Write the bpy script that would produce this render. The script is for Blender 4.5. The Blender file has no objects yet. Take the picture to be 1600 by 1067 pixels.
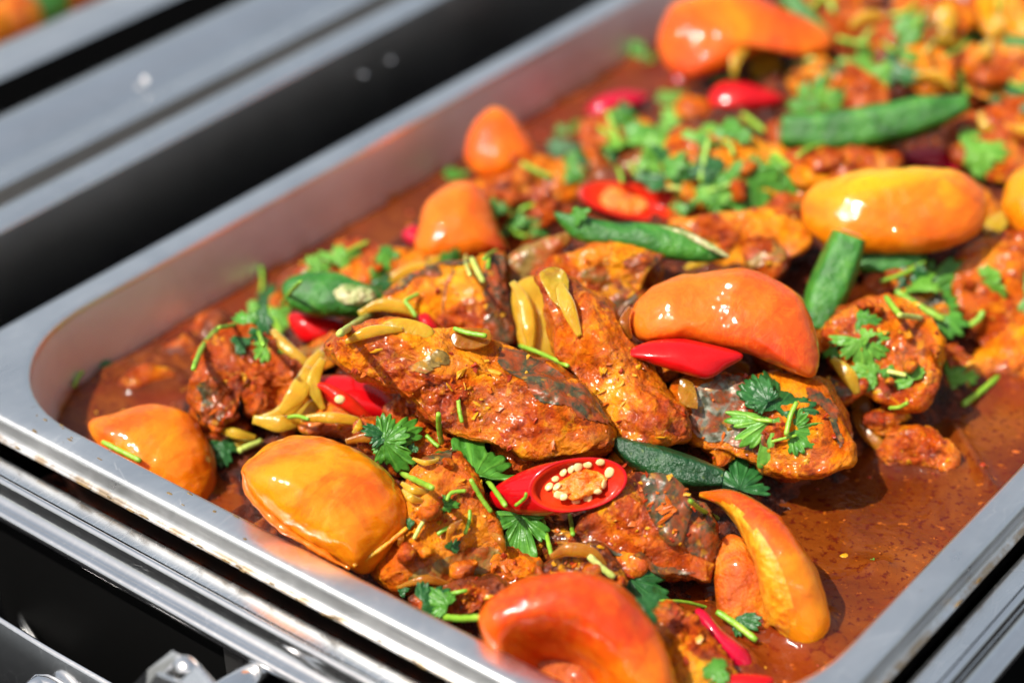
import bpy, math, random
import numpy as np
from mathutils import Vector, noise as mn
from mathutils.bvhtree import BVHTree

random.seed(7)
rng = np.random.default_rng(7)
SC = bpy.context.scene
COL = SC.collection

# ------------------------------------------------------------------ camera
PITCH, YAW, ROLL = math.radians(32.448), math.radians(129.461), math.radians(-1.832)
CAM = np.array([0.48763, -0.30763, 0.35253])
FPX = 70.0 / 36.0 * 1600.0
FW = np.array([math.cos(YAW) * math.cos(PITCH), math.sin(YAW) * math.cos(PITCH), -math.sin(PITCH)])
_r = np.cross(FW, [0, 0, 1.0]); _r /= np.linalg.norm(_r)
_u = np.cross(_r, FW)
RT = _r * math.cos(ROLL) + _u * math.sin(ROLL)
UP = -_r * math.sin(ROLL) + _u * math.cos(ROLL)
cam_data = bpy.data.cameras.new('camera')
cam = bpy.data.objects.new('camera', cam_data)
COL.objects.link(cam)
from mathutils import Matrix
cam.matrix_world = Matrix(((RT[0], UP[0], -FW[0], CAM[0]), (RT[1], UP[1], -FW[1], CAM[1]),
                           (RT[2], UP[2], -FW[2], CAM[2]), (0, 0, 0, 1)))
cam_data.lens = 70.0
cam_data.sensor_width = 36.0
cam_data.clip_start = 0.02
cam_data.clip_end = 60.0
cam_data.dof.use_dof = True
cam_data.dof.focus_distance = 0.592
cam_data.dof.aperture_fstop = 5.0
SC.camera = cam

# ------------------------------------------------------------------ daylight
SUN_H = -0.82 * _r[:2] + 0.50 * np.array([-FW[0], -FW[1]]) / math.cos(PITCH)
SUN_H /= np.linalg.norm(SUN_H)
SUN_EL = math.radians(57)
SUN_D = Vector((SUN_H[0] * math.cos(SUN_EL), SUN_H[1] * math.cos(SUN_EL), math.sin(SUN_EL)))
W = bpy.data.worlds.new('World'); SC.world = W; W.use_nodes = True
wn = W.node_tree
sky = wn.nodes.new('ShaderNodeTexSky'); sky.sky_type = 'NISHITA'; sky.sun_disc = False
sky.sun_elevation = SUN_EL
sky.sun_rotation = math.atan2(SUN_H[0], SUN_H[1])
sky.air_density = 1.0; sky.dust_density = 7.0; sky.ozone_density = 1.0
bg = wn.nodes['Background']; bg.inputs['Strength'].default_value = 0.10
veil = wn.nodes.new('ShaderNodeMix'); veil.data_type = 'RGBA'      # thin even cloud over the whole sky
veil.inputs[0].default_value = 0.45; veil.inputs[7].default_value = (4.3, 4.7, 4.9, 1)
wn.links.new(sky.outputs[0], veil.inputs[6]); wn.links.new(veil.outputs[2], bg.inputs[0])
sl = bpy.data.lights.new('sun', 'SUN'); sl.energy = 5.0; sl.angle = math.radians(0.53); sl.color = (1.0, 0.95, 0.87)
so = bpy.data.objects.new('sun', sl); COL.objects.link(so)
so.rotation_euler = SUN_D.to_track_quat('Z', 'Y').to_euler()
so.location = (0, 0, 2)
SC.view_settings.view_transform = 'Standard'
SC.view_settings.look = 'None'
SC.view_settings.exposure = 0.36
SC.view_settings.gamma = 1.0
SC.render.engine = 'CYCLES'
SC.cycles.max_bounces = 10
SC.cycles.use_denoising = True

# ------------------------------------------------------------------ view helpers
MM = 0.001
def ray(px, py):
    d = FW * FPX + RT * (px - 800.0) - UP * (py - 533.5)
    return d / np.linalg.norm(d)
def at(px, py, z=0.0):
    d = ray(px, py)
    return CAM + d * ((z - CAM[2]) / d[2])
def on_plane(px, py, P, n):
    d = ray(px, py)
    return CAM + d * (np.dot(P - CAM, n) / np.dot(d, n))
def project(P):
    q = np.asarray(P) - CAM
    z = q @ FW
    return np.stack([800 + FPX * (q @ RT) / z, 533.5 - FPX * (q @ UP) / z], -1)

# ------------------------------------------------------------------ materials
MATS = {}
class NT:
    def __init__(s, name):
        s.m = bpy.data.materials.new(name); s.m.use_nodes = True
        s.t = s.m.node_tree; s.b = s.t.nodes['Principled BSDF']
        s.pos = s.n('ShaderNodeNewGeometry').outputs['Position']
    def n(s, typ, **kw):
        x = s.t.nodes.new(typ)
        for k, v in kw.items(): setattr(x, k, v)
        return x
    def l(s, a, b): s.t.links.new(a, b)
    def sc(s, sx, sy, sz, src=None):
        v = s.n('ShaderNodeVectorMath', operation='MULTIPLY'); s.l(src or s.pos, v.inputs[0])
        v.inputs[1].default_value = (sx, sy, sz); return v.outputs[0]
    def noise(s, scale, detail=4, rough=.55, dist=0, vec=None):
        x = s.n('ShaderNodeTexNoise'); s.l(vec or s.pos, x.inputs['Vector'])
        x.inputs['Scale'].default_value = scale; x.inputs['Detail'].default_value = detail
        x.inputs['Roughness'].default_value = rough; x.inputs['Distortion'].default_value = dist
        return x.outputs['Fac']
    def voro(s, scale, feature='F1', out='Distance', vec=None):
        x = s.n('ShaderNodeTexVoronoi', feature=feature); s.l(vec or s.pos, x.inputs['Vector'])
        x.inputs['Scale'].default_value = scale
        return x.outputs[out]
    def ramp(s, fac, stops, interp='LINEAR'):
        x = s.n('ShaderNodeValToRGB'); s.l(fac, x.inputs[0]); e = x.color_ramp.elements
        x.color_ramp.interpolation = interp
        while len(e) < len(stops): e.new(0.5)
        for i, (p, c) in enumerate(stops):
            e[i].position = p
            e[i].color = (c, c, c, 1) if not hasattr(c, '__len__') else (*c, 1)
        return x.outputs[0]
    def mix(s, fac, a, b, blend='MIX'):
        x = s.n('ShaderNodeMix', data_type='RGBA', blend_type=blend)
        for sock, v in ((x.inputs[0], fac), (x.inputs[6], a), (x.inputs[7], b)):
            if isinstance(v, (int, float)): sock.default_value = v
            elif isinstance(v, tuple): sock.default_value = (*v, 1)
            else: s.l(v, sock)
        return x.outputs[2]
    def math(s, op, a, b=0.0):
        x = s.n('ShaderNodeMath', operation=op)
        for sock, v in ((x.inputs[0], a), (x.inputs[1], b)):
            if isinstance(v, (int, float)): sock.default_value = v
            else: s.l(v, sock)
        return x.outputs[0]
    def bump(s, h, dist, strength=1.0, prev=None):
        x = s.n('ShaderNodeBump'); s.l(h, x.inputs['Height'])
        x.inputs['Distance'].default_value = dist; x.inputs['Strength'].default_value = strength
        if prev is not None: s.l(prev, x.inputs['Normal'])
        return x.outputs[0]
    def set(s, **kw):
        for k, v in kw.items():
            sock = s.b.inputs[k.replace('_', ' ')]
            if isinstance(v, (int, float)): sock.default_value = v
            elif isinstance(v, tuple): sock.default_value = v if len(v) == len(sock.default_value) else (*v, 1)
            else: s.l(v, sock)
    def done(s):
        MATS[s.m.name] = s.m; return s.m

def sss(t, w, rad, scale):
    t.set(Subsurface_Weight=w, Subsurface_Radius=rad, Subsurface_Scale=scale)

def fish_mat(name, lo, mid, hi):
    t = NT(name)
    cr_ = t.n('ShaderNodeAttribute', attribute_name='crust').outputs['Fac']
    st = t.sc(1.0, .38, 1.0)
    big = t.noise(50, 6, .62, .9)
    c = t.ramp(big, [(.32, lo), (.43, mid), (.50, mid), (.62, hi)])
    # flakes of the flesh: long pale fibres between deeper grooves
    fl = t.noise(190, 5, .6, 1.4, st)
    c = t.mix(t.math('MULTIPLY', t.ramp(fl, [(.50, 0), (.66, 1)]), .6), c, hi)
    c = t.mix(t.math('MULTIPLY', t.ramp(fl, [(.34, 1), (.46, 0)]), .55), c, lo)
    # crust of red paste where the surface is crumbly, flecked with turmeric and char
    paste = t.ramp(t.noise(210, 6, .7, .6), [(.30, (.10, .012, .003)), (.44, (.33, .036, .003)), (.57, (.48, .085, .004)), (.70, (.64, .22, .006))])
    c = t.mix(t.ramp(t.math('ADD', cr_, t.math('MULTIPLY', t.math('SUBTRACT', t.noise(160, 5, .65), .5), .9)), [(.38, 0), (.62, 1)]), c, paste)
    yel = t.ramp(t.noise(88, 7, .72, .6, t.sc(1.1, .9, 1.3)), [(.56, 0), (.66, 1)])
    c = t.mix(t.math('MULTIPLY', yel, .85), c, (.72, .30, .006))
    dk = t.ramp(t.noise(70, 6, .7, 1.2, t.sc(.9, 1.2, 1)), [(.57, 0), (.68, 1)])
    c = t.mix(t.math('MULTIPLY', dk, .72), c, (.045, .012, .003))
    t.set(Base_Color=c)
    r = t.ramp(t.noise(95, 4, .6, .4), [(.44, .14), (.58, .55)])
    t.set(Roughness=r, Specular_IOR_Level=t.ramp(t.noise(95, 4, .6, .4), [(.46, .34), (.58, .05)]))
    t.set(Coat_Weight=t.ramp(t.noise(60, 4, .6, .6, t.sc(1.1, 1, .9)), [(.47, 0), (.57, .65)]), Coat_Roughness=.12, Coat_IOR=1.40)
    t.l(t.bump(t.noise(170, 4, .6), .0010, .8), t.b.inputs['Coat Normal'])
    sss(t, .15, (1.0, .30, .06), .004)
    b = t.bump(t.noise(300, 7, .72), .0016, .9)
    b = t.bump(fl, .0018, .8, b)
    b = t.bump(t.noise(1100, 3, .6), .0005, .8, b)
    t.set(Normal=b)
    return t.done()
fish_mat('fish_orange', (.16, .017, .002), (.52, .090, .002), (.78, .25, .004))
fish_mat('fish_golden', (.44, .065, .002), (.68, .175, .003), (.80, .34, .007))
fish_mat('fish_red', (.11, .013, .003), (.36, .046, .003), (.56, .115, .005))
fish_mat('fish_brown', (.050, .012, .004), (.16, .026, .005), (.36, .070, .007))

def skin_mat(name, dark, light, silver=.5):
    t = NT(name)
    c = t.ramp(t.noise(110, 5, .65, .8), [(.34, dark), (.52, light), (.62, dark)])
    st = t.ramp(t.noise(120, 7, .72, .8), [(.44, 0), (.60, 1)])
    c = t.mix(t.math('MULTIPLY', st, .85), c, (.34, .050, .006))
    yl = t.ramp(t.noise(260, 4, .6), [(.58, 0), (.66, 1)])
    c = t.mix(t.math('MULTIPLY', yl, .45), c, (.50, .22, .01))
    t.set(Base_Color=c, Roughness=t.ramp(t.noise(200, 3), [(.4, .22), (.7, .5)]), Specular_IOR_Level=.45, Metallic=.10 * silver)
    b = t.bump(t.noise(200, 4, .55), .0008, .7)
    t.set(Normal=b); return t.done()
skin_mat('skin_dark', (.022, .026, .014), (.065, .060, .026))
skin_mat('skin_silver', (.060, .065, .035), (.24, .25, .19), 1.5)
skin_mat('skin_brown', (.11, .065, .010), (.24, .15, .03))

def tomato_mat(name, a, b_, c_):
    t = NT(name)
    c = t.ramp(t.noise(20, 4, .55, .7), [(.36, a), (.50, b_), (.62, c_)])
    vein = t.ramp(t.noise(160, 4, .6, 2.0, t.sc(1, 1, .35)), [(.50, 0), (.56, .5), (.62, 0)])
    c = t.mix(t.math('MULTIPLY', vein, .30), c, (.78, .30, .015))
    sp = t.ramp(t.noise(420, 3), [(.66, 0), (.72, 1)])
    c = t.mix(t.math('MULTIPLY', sp, .5), c, (.55, .07, .01))
    t.set(Base_Color=c, Roughness=.5, Specular_IOR_Level=.06,
          Coat_Weight=1.0, Coat_Roughness=.06, Coat_IOR=1.45)
    sss(t, .6, (1.0, .30, .03), .007)
    film = t.ramp(t.noise(46, 6, .7, 1.0, t.sc(1.2, .8, 1)), [(.56, 0), (.70, .6)])
    c = t.mix(film, c, (.34, .040, .003)); t.set(Base_Color=c)
    w = t.noise(60, 3, .5, 1.2)
    b = t.bump(w, .0008, .6)
    wr = t.noise(120, 4, .6, 2.2, t.sc(1.0, .22, .6)); b = t.bump(wr, .0007, .8, b)
    t.set(Normal=b)
    cb = t.bump(t.noise(70, 3, .5, 1.0), .0010, .7)
    cb = t.bump(t.noise(210, 3, .55, .8), .00040, .7, cb); cb = t.bump(wr, .0004, .7, cb)
    t.l(cb, t.b.inputs['Coat Normal'])
    return t.done()
tomato_mat('tomato_orange', (.54, .045, .002), (.66, .110, .002), (.74, .235, .003))
tomato_mat('tomato_red', (.46, .020, .002), (.58, .055, .002), (.68, .135, .003))
tomato_mat('tomato_yellow', (.62, .100, .002), (.70, .18, .002), (.74, .33, .003))
tomato_mat('tomato_pink', (.52, .042, .006), (.64, .088, .005), (.70, .15, .008))

def flesh_mat():
    t = NT('tomato_flesh')
    c = t.ramp(t.noise(130, 4, .6, 1.5), [(.3, (.66, .16, .005)), (.5, (.76, .30, .010)), (.66, (.80, .40, .03))])
    t.set(Base_Color=c, Roughness=.22, Coat_Weight=.5, Coat_Roughness=.08)
    sss(t, .5, (1, .45, .08), .006)
    t.set(Normal=t.bump(t.noise(380, 5, .6), .0012)); return t.done()
flesh_mat()
def pulp_mat():
    t = NT('tomato_pulp')
    c = t.ramp(t.noise(90, 5, .6, 1.2), [(.3, (.36, .050, .005)), (.5, (.50, .095, .005)), (.68, (.60, .20, .010))])
    t.set(Base_Color=c, Roughness=.4, Specular_IOR_Level=.2, Coat_Weight=.3, Coat_Roughness=.08)
    sss(t, .4, (1, .3, .05), .005)
    t.set(Normal=t.bump(t.noise(260, 5, .6), .0022)); return t.done()
pulp_mat()

def chilli_mat(name, a, b_):
    t = NT(name)
    c = t.ramp(t.noise(60, 3), [(.35, a), (.65, b_)])
    t.set(Base_Color=c, Roughness=t.ramp(t.noise(200, 3), [(.4, .25), (.7, .4)]), Specular_IOR_Level=.06, Coat_Weight=.9, Coat_Roughness=.07, Coat_IOR=1.42)
    sss(t, .2, (1, .1, .05), .002)
    t.set(Normal=t.bump(t.noise(150, 4, .5), .0006)); return t.done()
chilli_mat('chilli_skin', (.42, .002, .006), (.58, .004, .005))
chilli_mat('chilli_crimson', (.36, .002, .020), (.50, .004, .030))
chilli_mat('chilli_inner', (.52, .012, .005), (.60, .035, .006)).node_tree.nodes['Principled BSDF'].inputs['Coat Weight'].default_value = .12
t = NT('placenta'); t.set(Base_Color=t.ramp(t.noise(260, 4), [(.35, (.66, .11, .006)), (.58, (.74, .22, .012)), (.75, (.82, .42, .10))]), Roughness=.3, Normal=t.bump(t.noise(500, 4), .0015)); sss(t, .3, (1, .5, .2), .003); t.done()
t = NT('chilli_seed'); t.set(Base_Color=t.ramp(t.noise(300, 3), [(.3, (.70, .44, .15)), (.65, (.80, .62, .30))]), Roughness=.35); sss(t, .3, (1, .7, .4), .002); t.done()

def green_mat(name, a, b_, c_, rough=.38, trans=0.0, bumpd=.0006, spk=True):
    t = NT(name)
    c = t.ramp(t.noise(90, 5, .6, .6), [(.3, a), (.52, b_), (.7, c_)])
    if spk:
        s2 = t.ramp(t.noise(520, 3), [(.62, 0), (.70, 1)])
        c = t.mix(t.math('MULTIPLY', s2, .35), c, (.22, .34, .06))
    t.set(Base_Color=c, Roughness=rough, Specular_IOR_Level=.5)
    sss(t, .12, (.5, 1, .2), .002)
    t.set(Normal=t.bump(t.noise(340, 5, .6), bumpd))
    return t.done()
green_mat('okra_green', (.012, .085, .009), (.030, .17, .014), (.075, .26, .025), .36, bumpd=.0012)
green_mat('okra_dark', (.004, .035, .010), (.008, .060, .016), (.02, .09, .02), .3, bumpd=.0014)
green_mat('stem_green', (.12, .32, .02), (.22, .42, .03), (.34, .50, .06), .35, spk=False)
green_mat('stem_pale', (.34, .46, .07), (.46, .54, .12), (.56, .60, .2), .35, spk=False)
t = NT('okra_pith'); t.set(Base_Color=t.ramp(t.noise(220, 4), [(.35, (.16, .24, .05)), (.52, (.46, .44, .20)), (.7, (.62, .55, .36))]), Roughness=.4, Normal=t.bump(t.noise(350, 4), .002)); t.done()

def leaf_mat(name, a, b_, trans):
    t = NT(name)
    uv = t.n('ShaderNodeUVMap').outputs[0]
    sep = t.n('ShaderNodeSeparateXYZ'); t.l(uv, sep.inputs[0])
    c = t.ramp(t.noise(140, 4, .6), [(.32, a), (.68, b_)])
    # radiating veins, paler
    f = t.math('ABSOLUTE', t.math('SUBTRACT', t.math('FRACT', t.math('MULTIPLY', sep.outputs[0], 9.0)), .5))
    v = t.ramp(f, [(0.0, 1), (.07, .8), (.16, 0)])
    c = t.mix(t.math('MULTIPLY', v, .38), c, (b_[0] * 2.0, b_[1] * 1.6, b_[2] * 1.8))
    t.set(Base_Color=c, Roughness=.36, Specular_IOR_Level=.5)
    b = t.bump(v, .0004, .6); b = t.bump(t.noise(420, 4), .0006, .7, b)
    t.set(Normal=b)
    out = t.t.nodes['Material Output']
    tr = t.n('ShaderNodeBsdfTranslucent'); t.l(t.mix(1.0, c, (1.6, 1.5, .7), 'MULTIPLY'), tr.inputs[0])
    ms = t.n('ShaderNodeMixShader'); ms.inputs[0].default_value = trans
    t.l(t.b.outputs[0], ms.inputs[1]); t.l(tr.outputs[0], ms.inputs[2]); t.l(ms.outputs[0], out.inputs[0])
    return t.done()
leaf_mat('leaf_green', (.045, .19, .018), (.10, .33, .035), .28)
leaf_mat('leaf_bright', (.10, .33, .03), (.20, .46, .06), .32)
leaf_mat('leaf_dark', (.012, .085, .020), (.030, .15, .030), .2)

def onion_mat(name, a, b_):
    t = NT(name)
    c = t.ramp(t.noise(90, 4, .6, .8), [(.32, a), (.66, b_)])
    t.set(Base_Color=c, Roughness=.22, Transmission_Weight=.42, IOR=1.36, Specular_IOR_Level=.4)
    sss(t, .6, (1, .55, .12), .006)
    f2 = t.noise(160, 4, .6, .6, t.sc(1, .25, .5))
    t.set(Normal=t.bump(f2, .0010, .7)); return t.done()
onion_mat('onion_yellow', (.60, .31, .010), (.74, .46, .04))
onion_mat('onion_amber', (.36, .10, .006), (.52, .22, .015))
for nm, cc in (('crumb_yellow', (.66, .30, .008)), ('crumb_red', (.36, .032, .005)), ('crumb_orange', (.56, .11, .005))):
    t = NT(nm); t.set(Base_Color=t.ramp(t.noise(500, 2), [(.3, tuple(x * .8 for x in cc)), (.7, cc)]), Roughness=.35); sss(t, .2, (1, .4, .1), .002); t.done()

def sauce_mat():
    t = NT('sauce')
    c = t.ramp(t.noise(14, 4, .6, 1.5), [(.34, (.075, .011, .002)), (.52, (.135, .026, .003)), (.68, (.20, .050, .006))])
    s1 = t.ramp(t.noise(430, 4, .6), [(.54, 0), (.64, 1)])
    c = t.mix(t.math('MULTIPLY', s1, .85), c, (.075, .006, .003))
    s2 = t.ramp(t.noise(300, 4, .6, 0, t.sc(1.0, 1.1, .9)), [(.62, 0), (.69, 1)])
    c = t.mix(t.math('MULTIPLY', s2, .75), c, (.36, .085, .005))
    oil = t.ramp(t.noise(22, 4, .6, 1.0), [(.50, 0), (.62, 1)])
    c = t.mix(t.math('MULTIPLY', oil, .45), c, (.20, .017, .002))
    t.set(Base_Color=c, Roughness=.08, IOR=1.36, Specular_IOR_Level=.5)
    sss(t, .25, (1, .3, .1), .004)
    b = t.bump(t.noise(55, 4, .6, .6), .0012, .6); b = t.bump(t.noise(420, 4), .0004, .7, b)
    t.set(Normal=b); return t.done()
sauce_mat()
def mash_mat():
    t = NT('curry_mash')
    c = t.ramp(t.noise(120, 6, .65, .8), [(.34, (.018, .004, .002)), (.50, (.075, .011, .003)), (.62, (.22, .034, .004)), (.74, (.44, .13, .007))])
    t.set(Base_Color=c, Roughness=t.ramp(t.noise(180, 3), [(.4, .12), (.65, .45)]))
    b = t.bump(t.noise(200, 6, .7), .004); t.set(Normal=b); return t.done()
mash_mat()

def steel_mat(name, base, rough, brush=(40, 900, 900), bstr=.25, stain=False, var=.1):
    t = NT(name)
    n1 = t.noise(1.0, 4, .6, 0, t.sc(*brush))
    n2 = t.noise(26, 5, .65, .5)
    r = t.math('ADD', t.math('MULTIPLY', n2, var), rough - var * .5)
    r = t.math('ADD', r, t.math('MULTIPLY', n1, .08))
    c = t.ramp(n2, [(.3, tuple(x * .88 for x in base)), (.7, base)])
    t.set(Metallic=1.0)
    if stain:
        sp = t.ramp(t.noise(150, 5, .7, .8), [(.66, 0), (.74, 1)])
        c = t.mix(t.math('MULTIPLY', sp, .35), c, (.34, .22, .08))
    if stain:
        sp2 = t.n('ShaderNodeSeparateXYZ'); t.l(t.pos, sp2.inputs[0])
        zb = t.ramp(t.math('ADD', t.math('MULTIPLY', sp2.outputs[2], 100.0), 1.0), [(.24, 0), (.30, 1), (.42, 1), (.50, 0)])
        nm_ = t.ramp(t.noise(75, 6, .7, .5), [(.42, 0), (.60, 1)])
        c = t.mix(t.math('MULTIPLY', t.math('MULTIPLY', zb, nm_), .75), c, (.42, .24, .06))
    scr = t.ramp(t.voro(240, 'DISTANCE_TO_EDGE', 'Distance', t.sc(1, .25, 1)), [(0, 1), (.012, 0)])
    r = t.math('ADD', r, t.math('MULTIPLY', scr, .15))
    t.set(Base_Color=c, Roughness=r)
    b = t.bump(n1, .00006, bstr); b = t.bump(t.noise(55, 3), .0004, .12, b)
    t.set(Normal=b); return t.done()
steel_mat('steel_rim', (.93, .935, .93), .27, (900, 60, 900), stain=True, var=.22)
wm = steel_mat('steel_wall', (.94, .935, .93), .52, (60, 60, 900), stain=False)
def wall_film(m):
    nt_ = m.node_tree; t = NT.__new__(NT); t.m = m; t.t = nt_; t.b = nt_.nodes['Principled BSDF']; t.pos = t.n('ShaderNodeNewGeometry').outputs['Position']
    sp_ = t.n('ShaderNodeSeparateXYZ'); t.l(t.pos, sp_.inputs[0])
    lev = t.math('ADD', t.math('MULTIPLY', sp_.outputs[2], 100.0), 3.0)        # 0.4 at the sauce line, 1.6 at -14 mm
    lev = t.math('ADD', t.math('MULTIPLY', lev, .5), t.math('MULTIPLY', t.math('SUBTRACT', t.noise(55, 5, .65, .8), .5), .9))
    film = t.ramp(lev, [(.10, 1), (.24, .6), (.42, 0)])
    old = t.b.inputs['Base Color'].links[0].from_socket
    t.set(Base_Color=t.mix(film, old, t.ramp(t.noise(40, 4), [(.35, (.44, .055, .003)), (.65, (.52, .20, .008))])))
    t.set(Metallic=t.math('SUBTRACT', 1.0, t.math('MULTIPLY', film, .9)))
wall_film(wm)
steel_mat('steel_frame', (.93, .935, .93), .20, (900, 50, 900), stain=True)
steel_mat('steel_polished', (.90, .90, .90), .09, (500, 80, 500), var=.06)
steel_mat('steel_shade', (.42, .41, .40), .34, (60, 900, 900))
t = NT('brown_residue'); t.set(Base_Color=t.ramp(t.noise(300, 5, .7), [(.4, (.13, .075, .02)), (.65, (.24, .16, .06))]), Roughness=.5, Normal=t.bump(t.noise(600, 4), .001)); t.done()
t = NT('shade_black'); t.set(Base_Color=(.003, .003, .003), Roughness=.7, Specular_IOR_Level=.08); t.done()  # near-black colour stands in for shade under the edge and in the gap
t = NT('shade_black_cloth'); t.set(Base_Color=t.ramp(t.noise(20), [(.3, (.006, .006, .007)), (.7, (.010, .010, .011))]), Roughness=.9, Specular_IOR_Level=.1, Normal=t.bump(t.noise(900), .001)); t.done()  # table cloth this black to put the void's deep shade into its colour
t = NT('ivory_plastic'); t.set(Base_Color=t.ramp(t.noise(90), [(.3, (.72, .72, .74)), (.7, (.80, .80, .82))]), Roughness=.3); t.done()

# ------------------------------------------------------------------ mesh helpers
def mesh_obj(name, verts, faces, mat, parent=None, smooth=True, origin=None, uv=None, mats=None, midx=None):
    v = np.asarray(verts, dtype=float)
    o0 = v.mean(0) if origin is None else np.asarray(origin, float)
    if parent is not None: o0 = np.array(parent.location)
    me = bpy.data.meshes.new(name)
    me.from_pydata((v - o0).tolist(), [], [list(map(int, f)) for f in faces])
    if smooth: me.polygons.foreach_set('use_smooth', [True] * len(me.polygons))
    for m in (mats or [mat]): me.materials.append(MATS[m])
    if midx is not None: me.polygons.foreach_set('material_index', midx)
    if uv is not None:
        ul = me.uv_layers.new(name='uv')
        li = np.empty(len(me.loops), dtype=np.int32); me.loops.foreach_get('vertex_index', li)
        ul.data.foreach_set('uv', np.asarray(uv)[li].ravel())
    me.update()
    ob = bpy.data.objects.new(name, me); COL.objects.link(ob)
    if parent is None: ob.location = o0.tolist()
    else: ob.parent = parent
    return ob
def empty(name, loc):
    e = bpy.data.objects.new(name, None); COL.objects.link(e); e.location = list(map(float, loc)); e.empty_display_size = .01
    return e
def tag(o, label, cat, group=None, kind=None):
    o['label'] = label; o['category'] = cat
    if group: o['group'] = group
    if kind: o['kind'] = kind
    return o
def struct(o, kind='structure'):
    o['kind'] = kind; return o

TREES = []
KINDS = []
KIND = ['other']
LAST = ['other']
def register(verts, faces):
    KINDS.append(KIND[0])
    TREES.append(BVHTree.FromPolygons([tuple(x) for x in verts], [list(map(int, f)) for f in faces]))
def hit(px, py, default=-.026):
    d = Vector(ray(px, py)); o = Vector(CAM); best = 9.0; nn = None
    for t_, k_ in zip(TREES, KINDS):
        h = t_.ray_cast(o, d)
        if h[0] is not None and h[3] < best: best = h[3]; nn = h[1]; LAST[0] = k_
    if best == 9.0:
        P = at(px, py, default); return P, np.array([0, 0, 1.0])
    n = np.array(nn)
    if np.dot(n, ray(px, py)) > 0: n = -n
    return CAM + np.array(d) * best, n

def catmull(pts, n, closed=True):
    p = np.asarray(pts, float)
    if closed: P = np.vstack([p[-1], p, p[0], p[1]])
    else: P = np.vstack([2 * p[0] - p[1], p, 2 * p[-1] - p[-2]])
    out = []
    segs = len(P) - 3
    for i in range(segs):
        a, b, c, d = P[i:i + 4]
        for k in range(24):
            t = k / 24.0
            out.append(.5 * ((2 * b) + (c - a) * t + (2 * a - 5 * b + 4 * c - d) * t * t + (3 * b - a - 3 * c + d) * t ** 3))
    if not closed: out.append(p[-1])
    out = np.array(out)
    q = np.vstack([out, out[:1]]) if closed else out
    s = np.r_[0, np.cumsum(np.linalg.norm(np.diff(q, axis=0), axis=1))]
    u = np.linspace(0, s[-1], n, endpoint=not closed)
    return np.stack([np.interp(u, s, q[:, k]) for k in range(p.shape[1])], -1)

def inside(poly, pts):
    poly = np.asarray(poly, float); x, y = pts[:, 0], pts[:, 1]; r = np.zeros(len(pts), bool)
    j = len(poly) - 1
    for i in range(len(poly)):
        xi, yi = poly[i]; xj, yj = poly[j]
        c = ((yi > y) != (yj > y)) & (x < (xj - xi) * (y - yi) / (yj - yi + 1e-12) + xi)
        r ^= c; j = i
    return r

# ------------------------------------------------------------------ sauce level and mound of curry
SAUCE_Z = -.026
CTRL = [(100,640,-32),(250,560,-30),(450,380,-32),(600,290,-32),(760,200,-32),(900,130,-32),(330,600,-10),(430,600,-5),(560,560,1),
        (700,600,7),(850,620,5),(700,480,5),(800,420,6),(1000,500,11),(1130,500,12),(1200,650,1),(1320,720,-15),(1400,560,-4),
        (1500,500,-4),(1600,640,-34),(1500,760,-36),(1300,850,-36),(1450,900,-36),(1200,1010,-34),(1000,1000,-18),(900,880,-13),
        (1020,820,-8),(760,830,-6),(560,790,-8),(400,720,-16),(250,700,-26),(800,970,-17),(600,920,-20),(1390,330,5),(1200,200,4),
        (1000,280,0),(1500,100,4),(1300,30,4),(900,250,-10),(780,300,-14),(1650,300,2),(1700,100,2),(1750,500,-10),(560,450,-6),(650,400,-8)]
CP = np.array([list(at(x, y, z * MM)[:2]) + [z * MM] for x, y, z in CTRL])
def heap(x, y):
    d2 = (CP[:, 0] - x) ** 2 + (CP[:, 1] - y) ** 2
    w = np.exp(-d2 / (2 * .016 ** 2)) + 1e-7 / (d2 + 1e-5)
    return float((w * CP[:, 2]).sum() / w.sum())
def on(px, py, dz=0.0):
    z = 0.0
    for _ in range(25):
        P = at(px, py, z); z = .5 * z + .5 * (heap(P[0], P[1]) + dz * MM)
    return at(px, py, z)

IN_X0, IN_X1, IN_Y0, IN_Y1 = 0.0, .300, 0.0, .500
def rrect(off, r, n=14):
    x0, x1, y0, y1 = IN_X0 - off, IN_X1 + off, IN_Y0 - off, IN_Y1 + off
    pts = []
    for cx, cy, a0 in ((x1 - r, y0 + r, -90), (x1 - r, y1 - r, 0), (x0 + r, y1 - r, 90), (x0 + r, y0 + r, 180)):
        for k in range(n + 1):
            a = math.radians(a0 + 90 * k / n); pts.append((cx + r * math.cos(a), cy + r * math.sin(a)))
    return np.array(pts)
def sweep_rr(profile, cap=False, rib=1):
    V, F = [], []; n = None
    for off, z, r in profile:
        p = rrect(off * MM, r * MM); n = len(p)
        V += [(a, b, z * MM) for a, b in p]
    for k in range(len(profile) - 1):
        for i in range(n):
            j = (i + 1) % n
            F.append((k * n + i, k * n + j, (k + 1) * n + j, (k + 1) * n + i))
    if cap: F.append(tuple((len(profile) - 1) * n + i for i in range(n)))
    return V, F

# ------------------------------------------------------------------ table
TZ = -.16
mo = mesh_obj('table_surface', [(-2, -2, TZ), (2, -2, TZ), (2, 2.5, TZ), (-2, 2.5, TZ)], [(0, 1, 2, 3)], 'shade_black_cloth', smooth=False, origin=(0, 0, TZ))
struct(mo)

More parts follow.
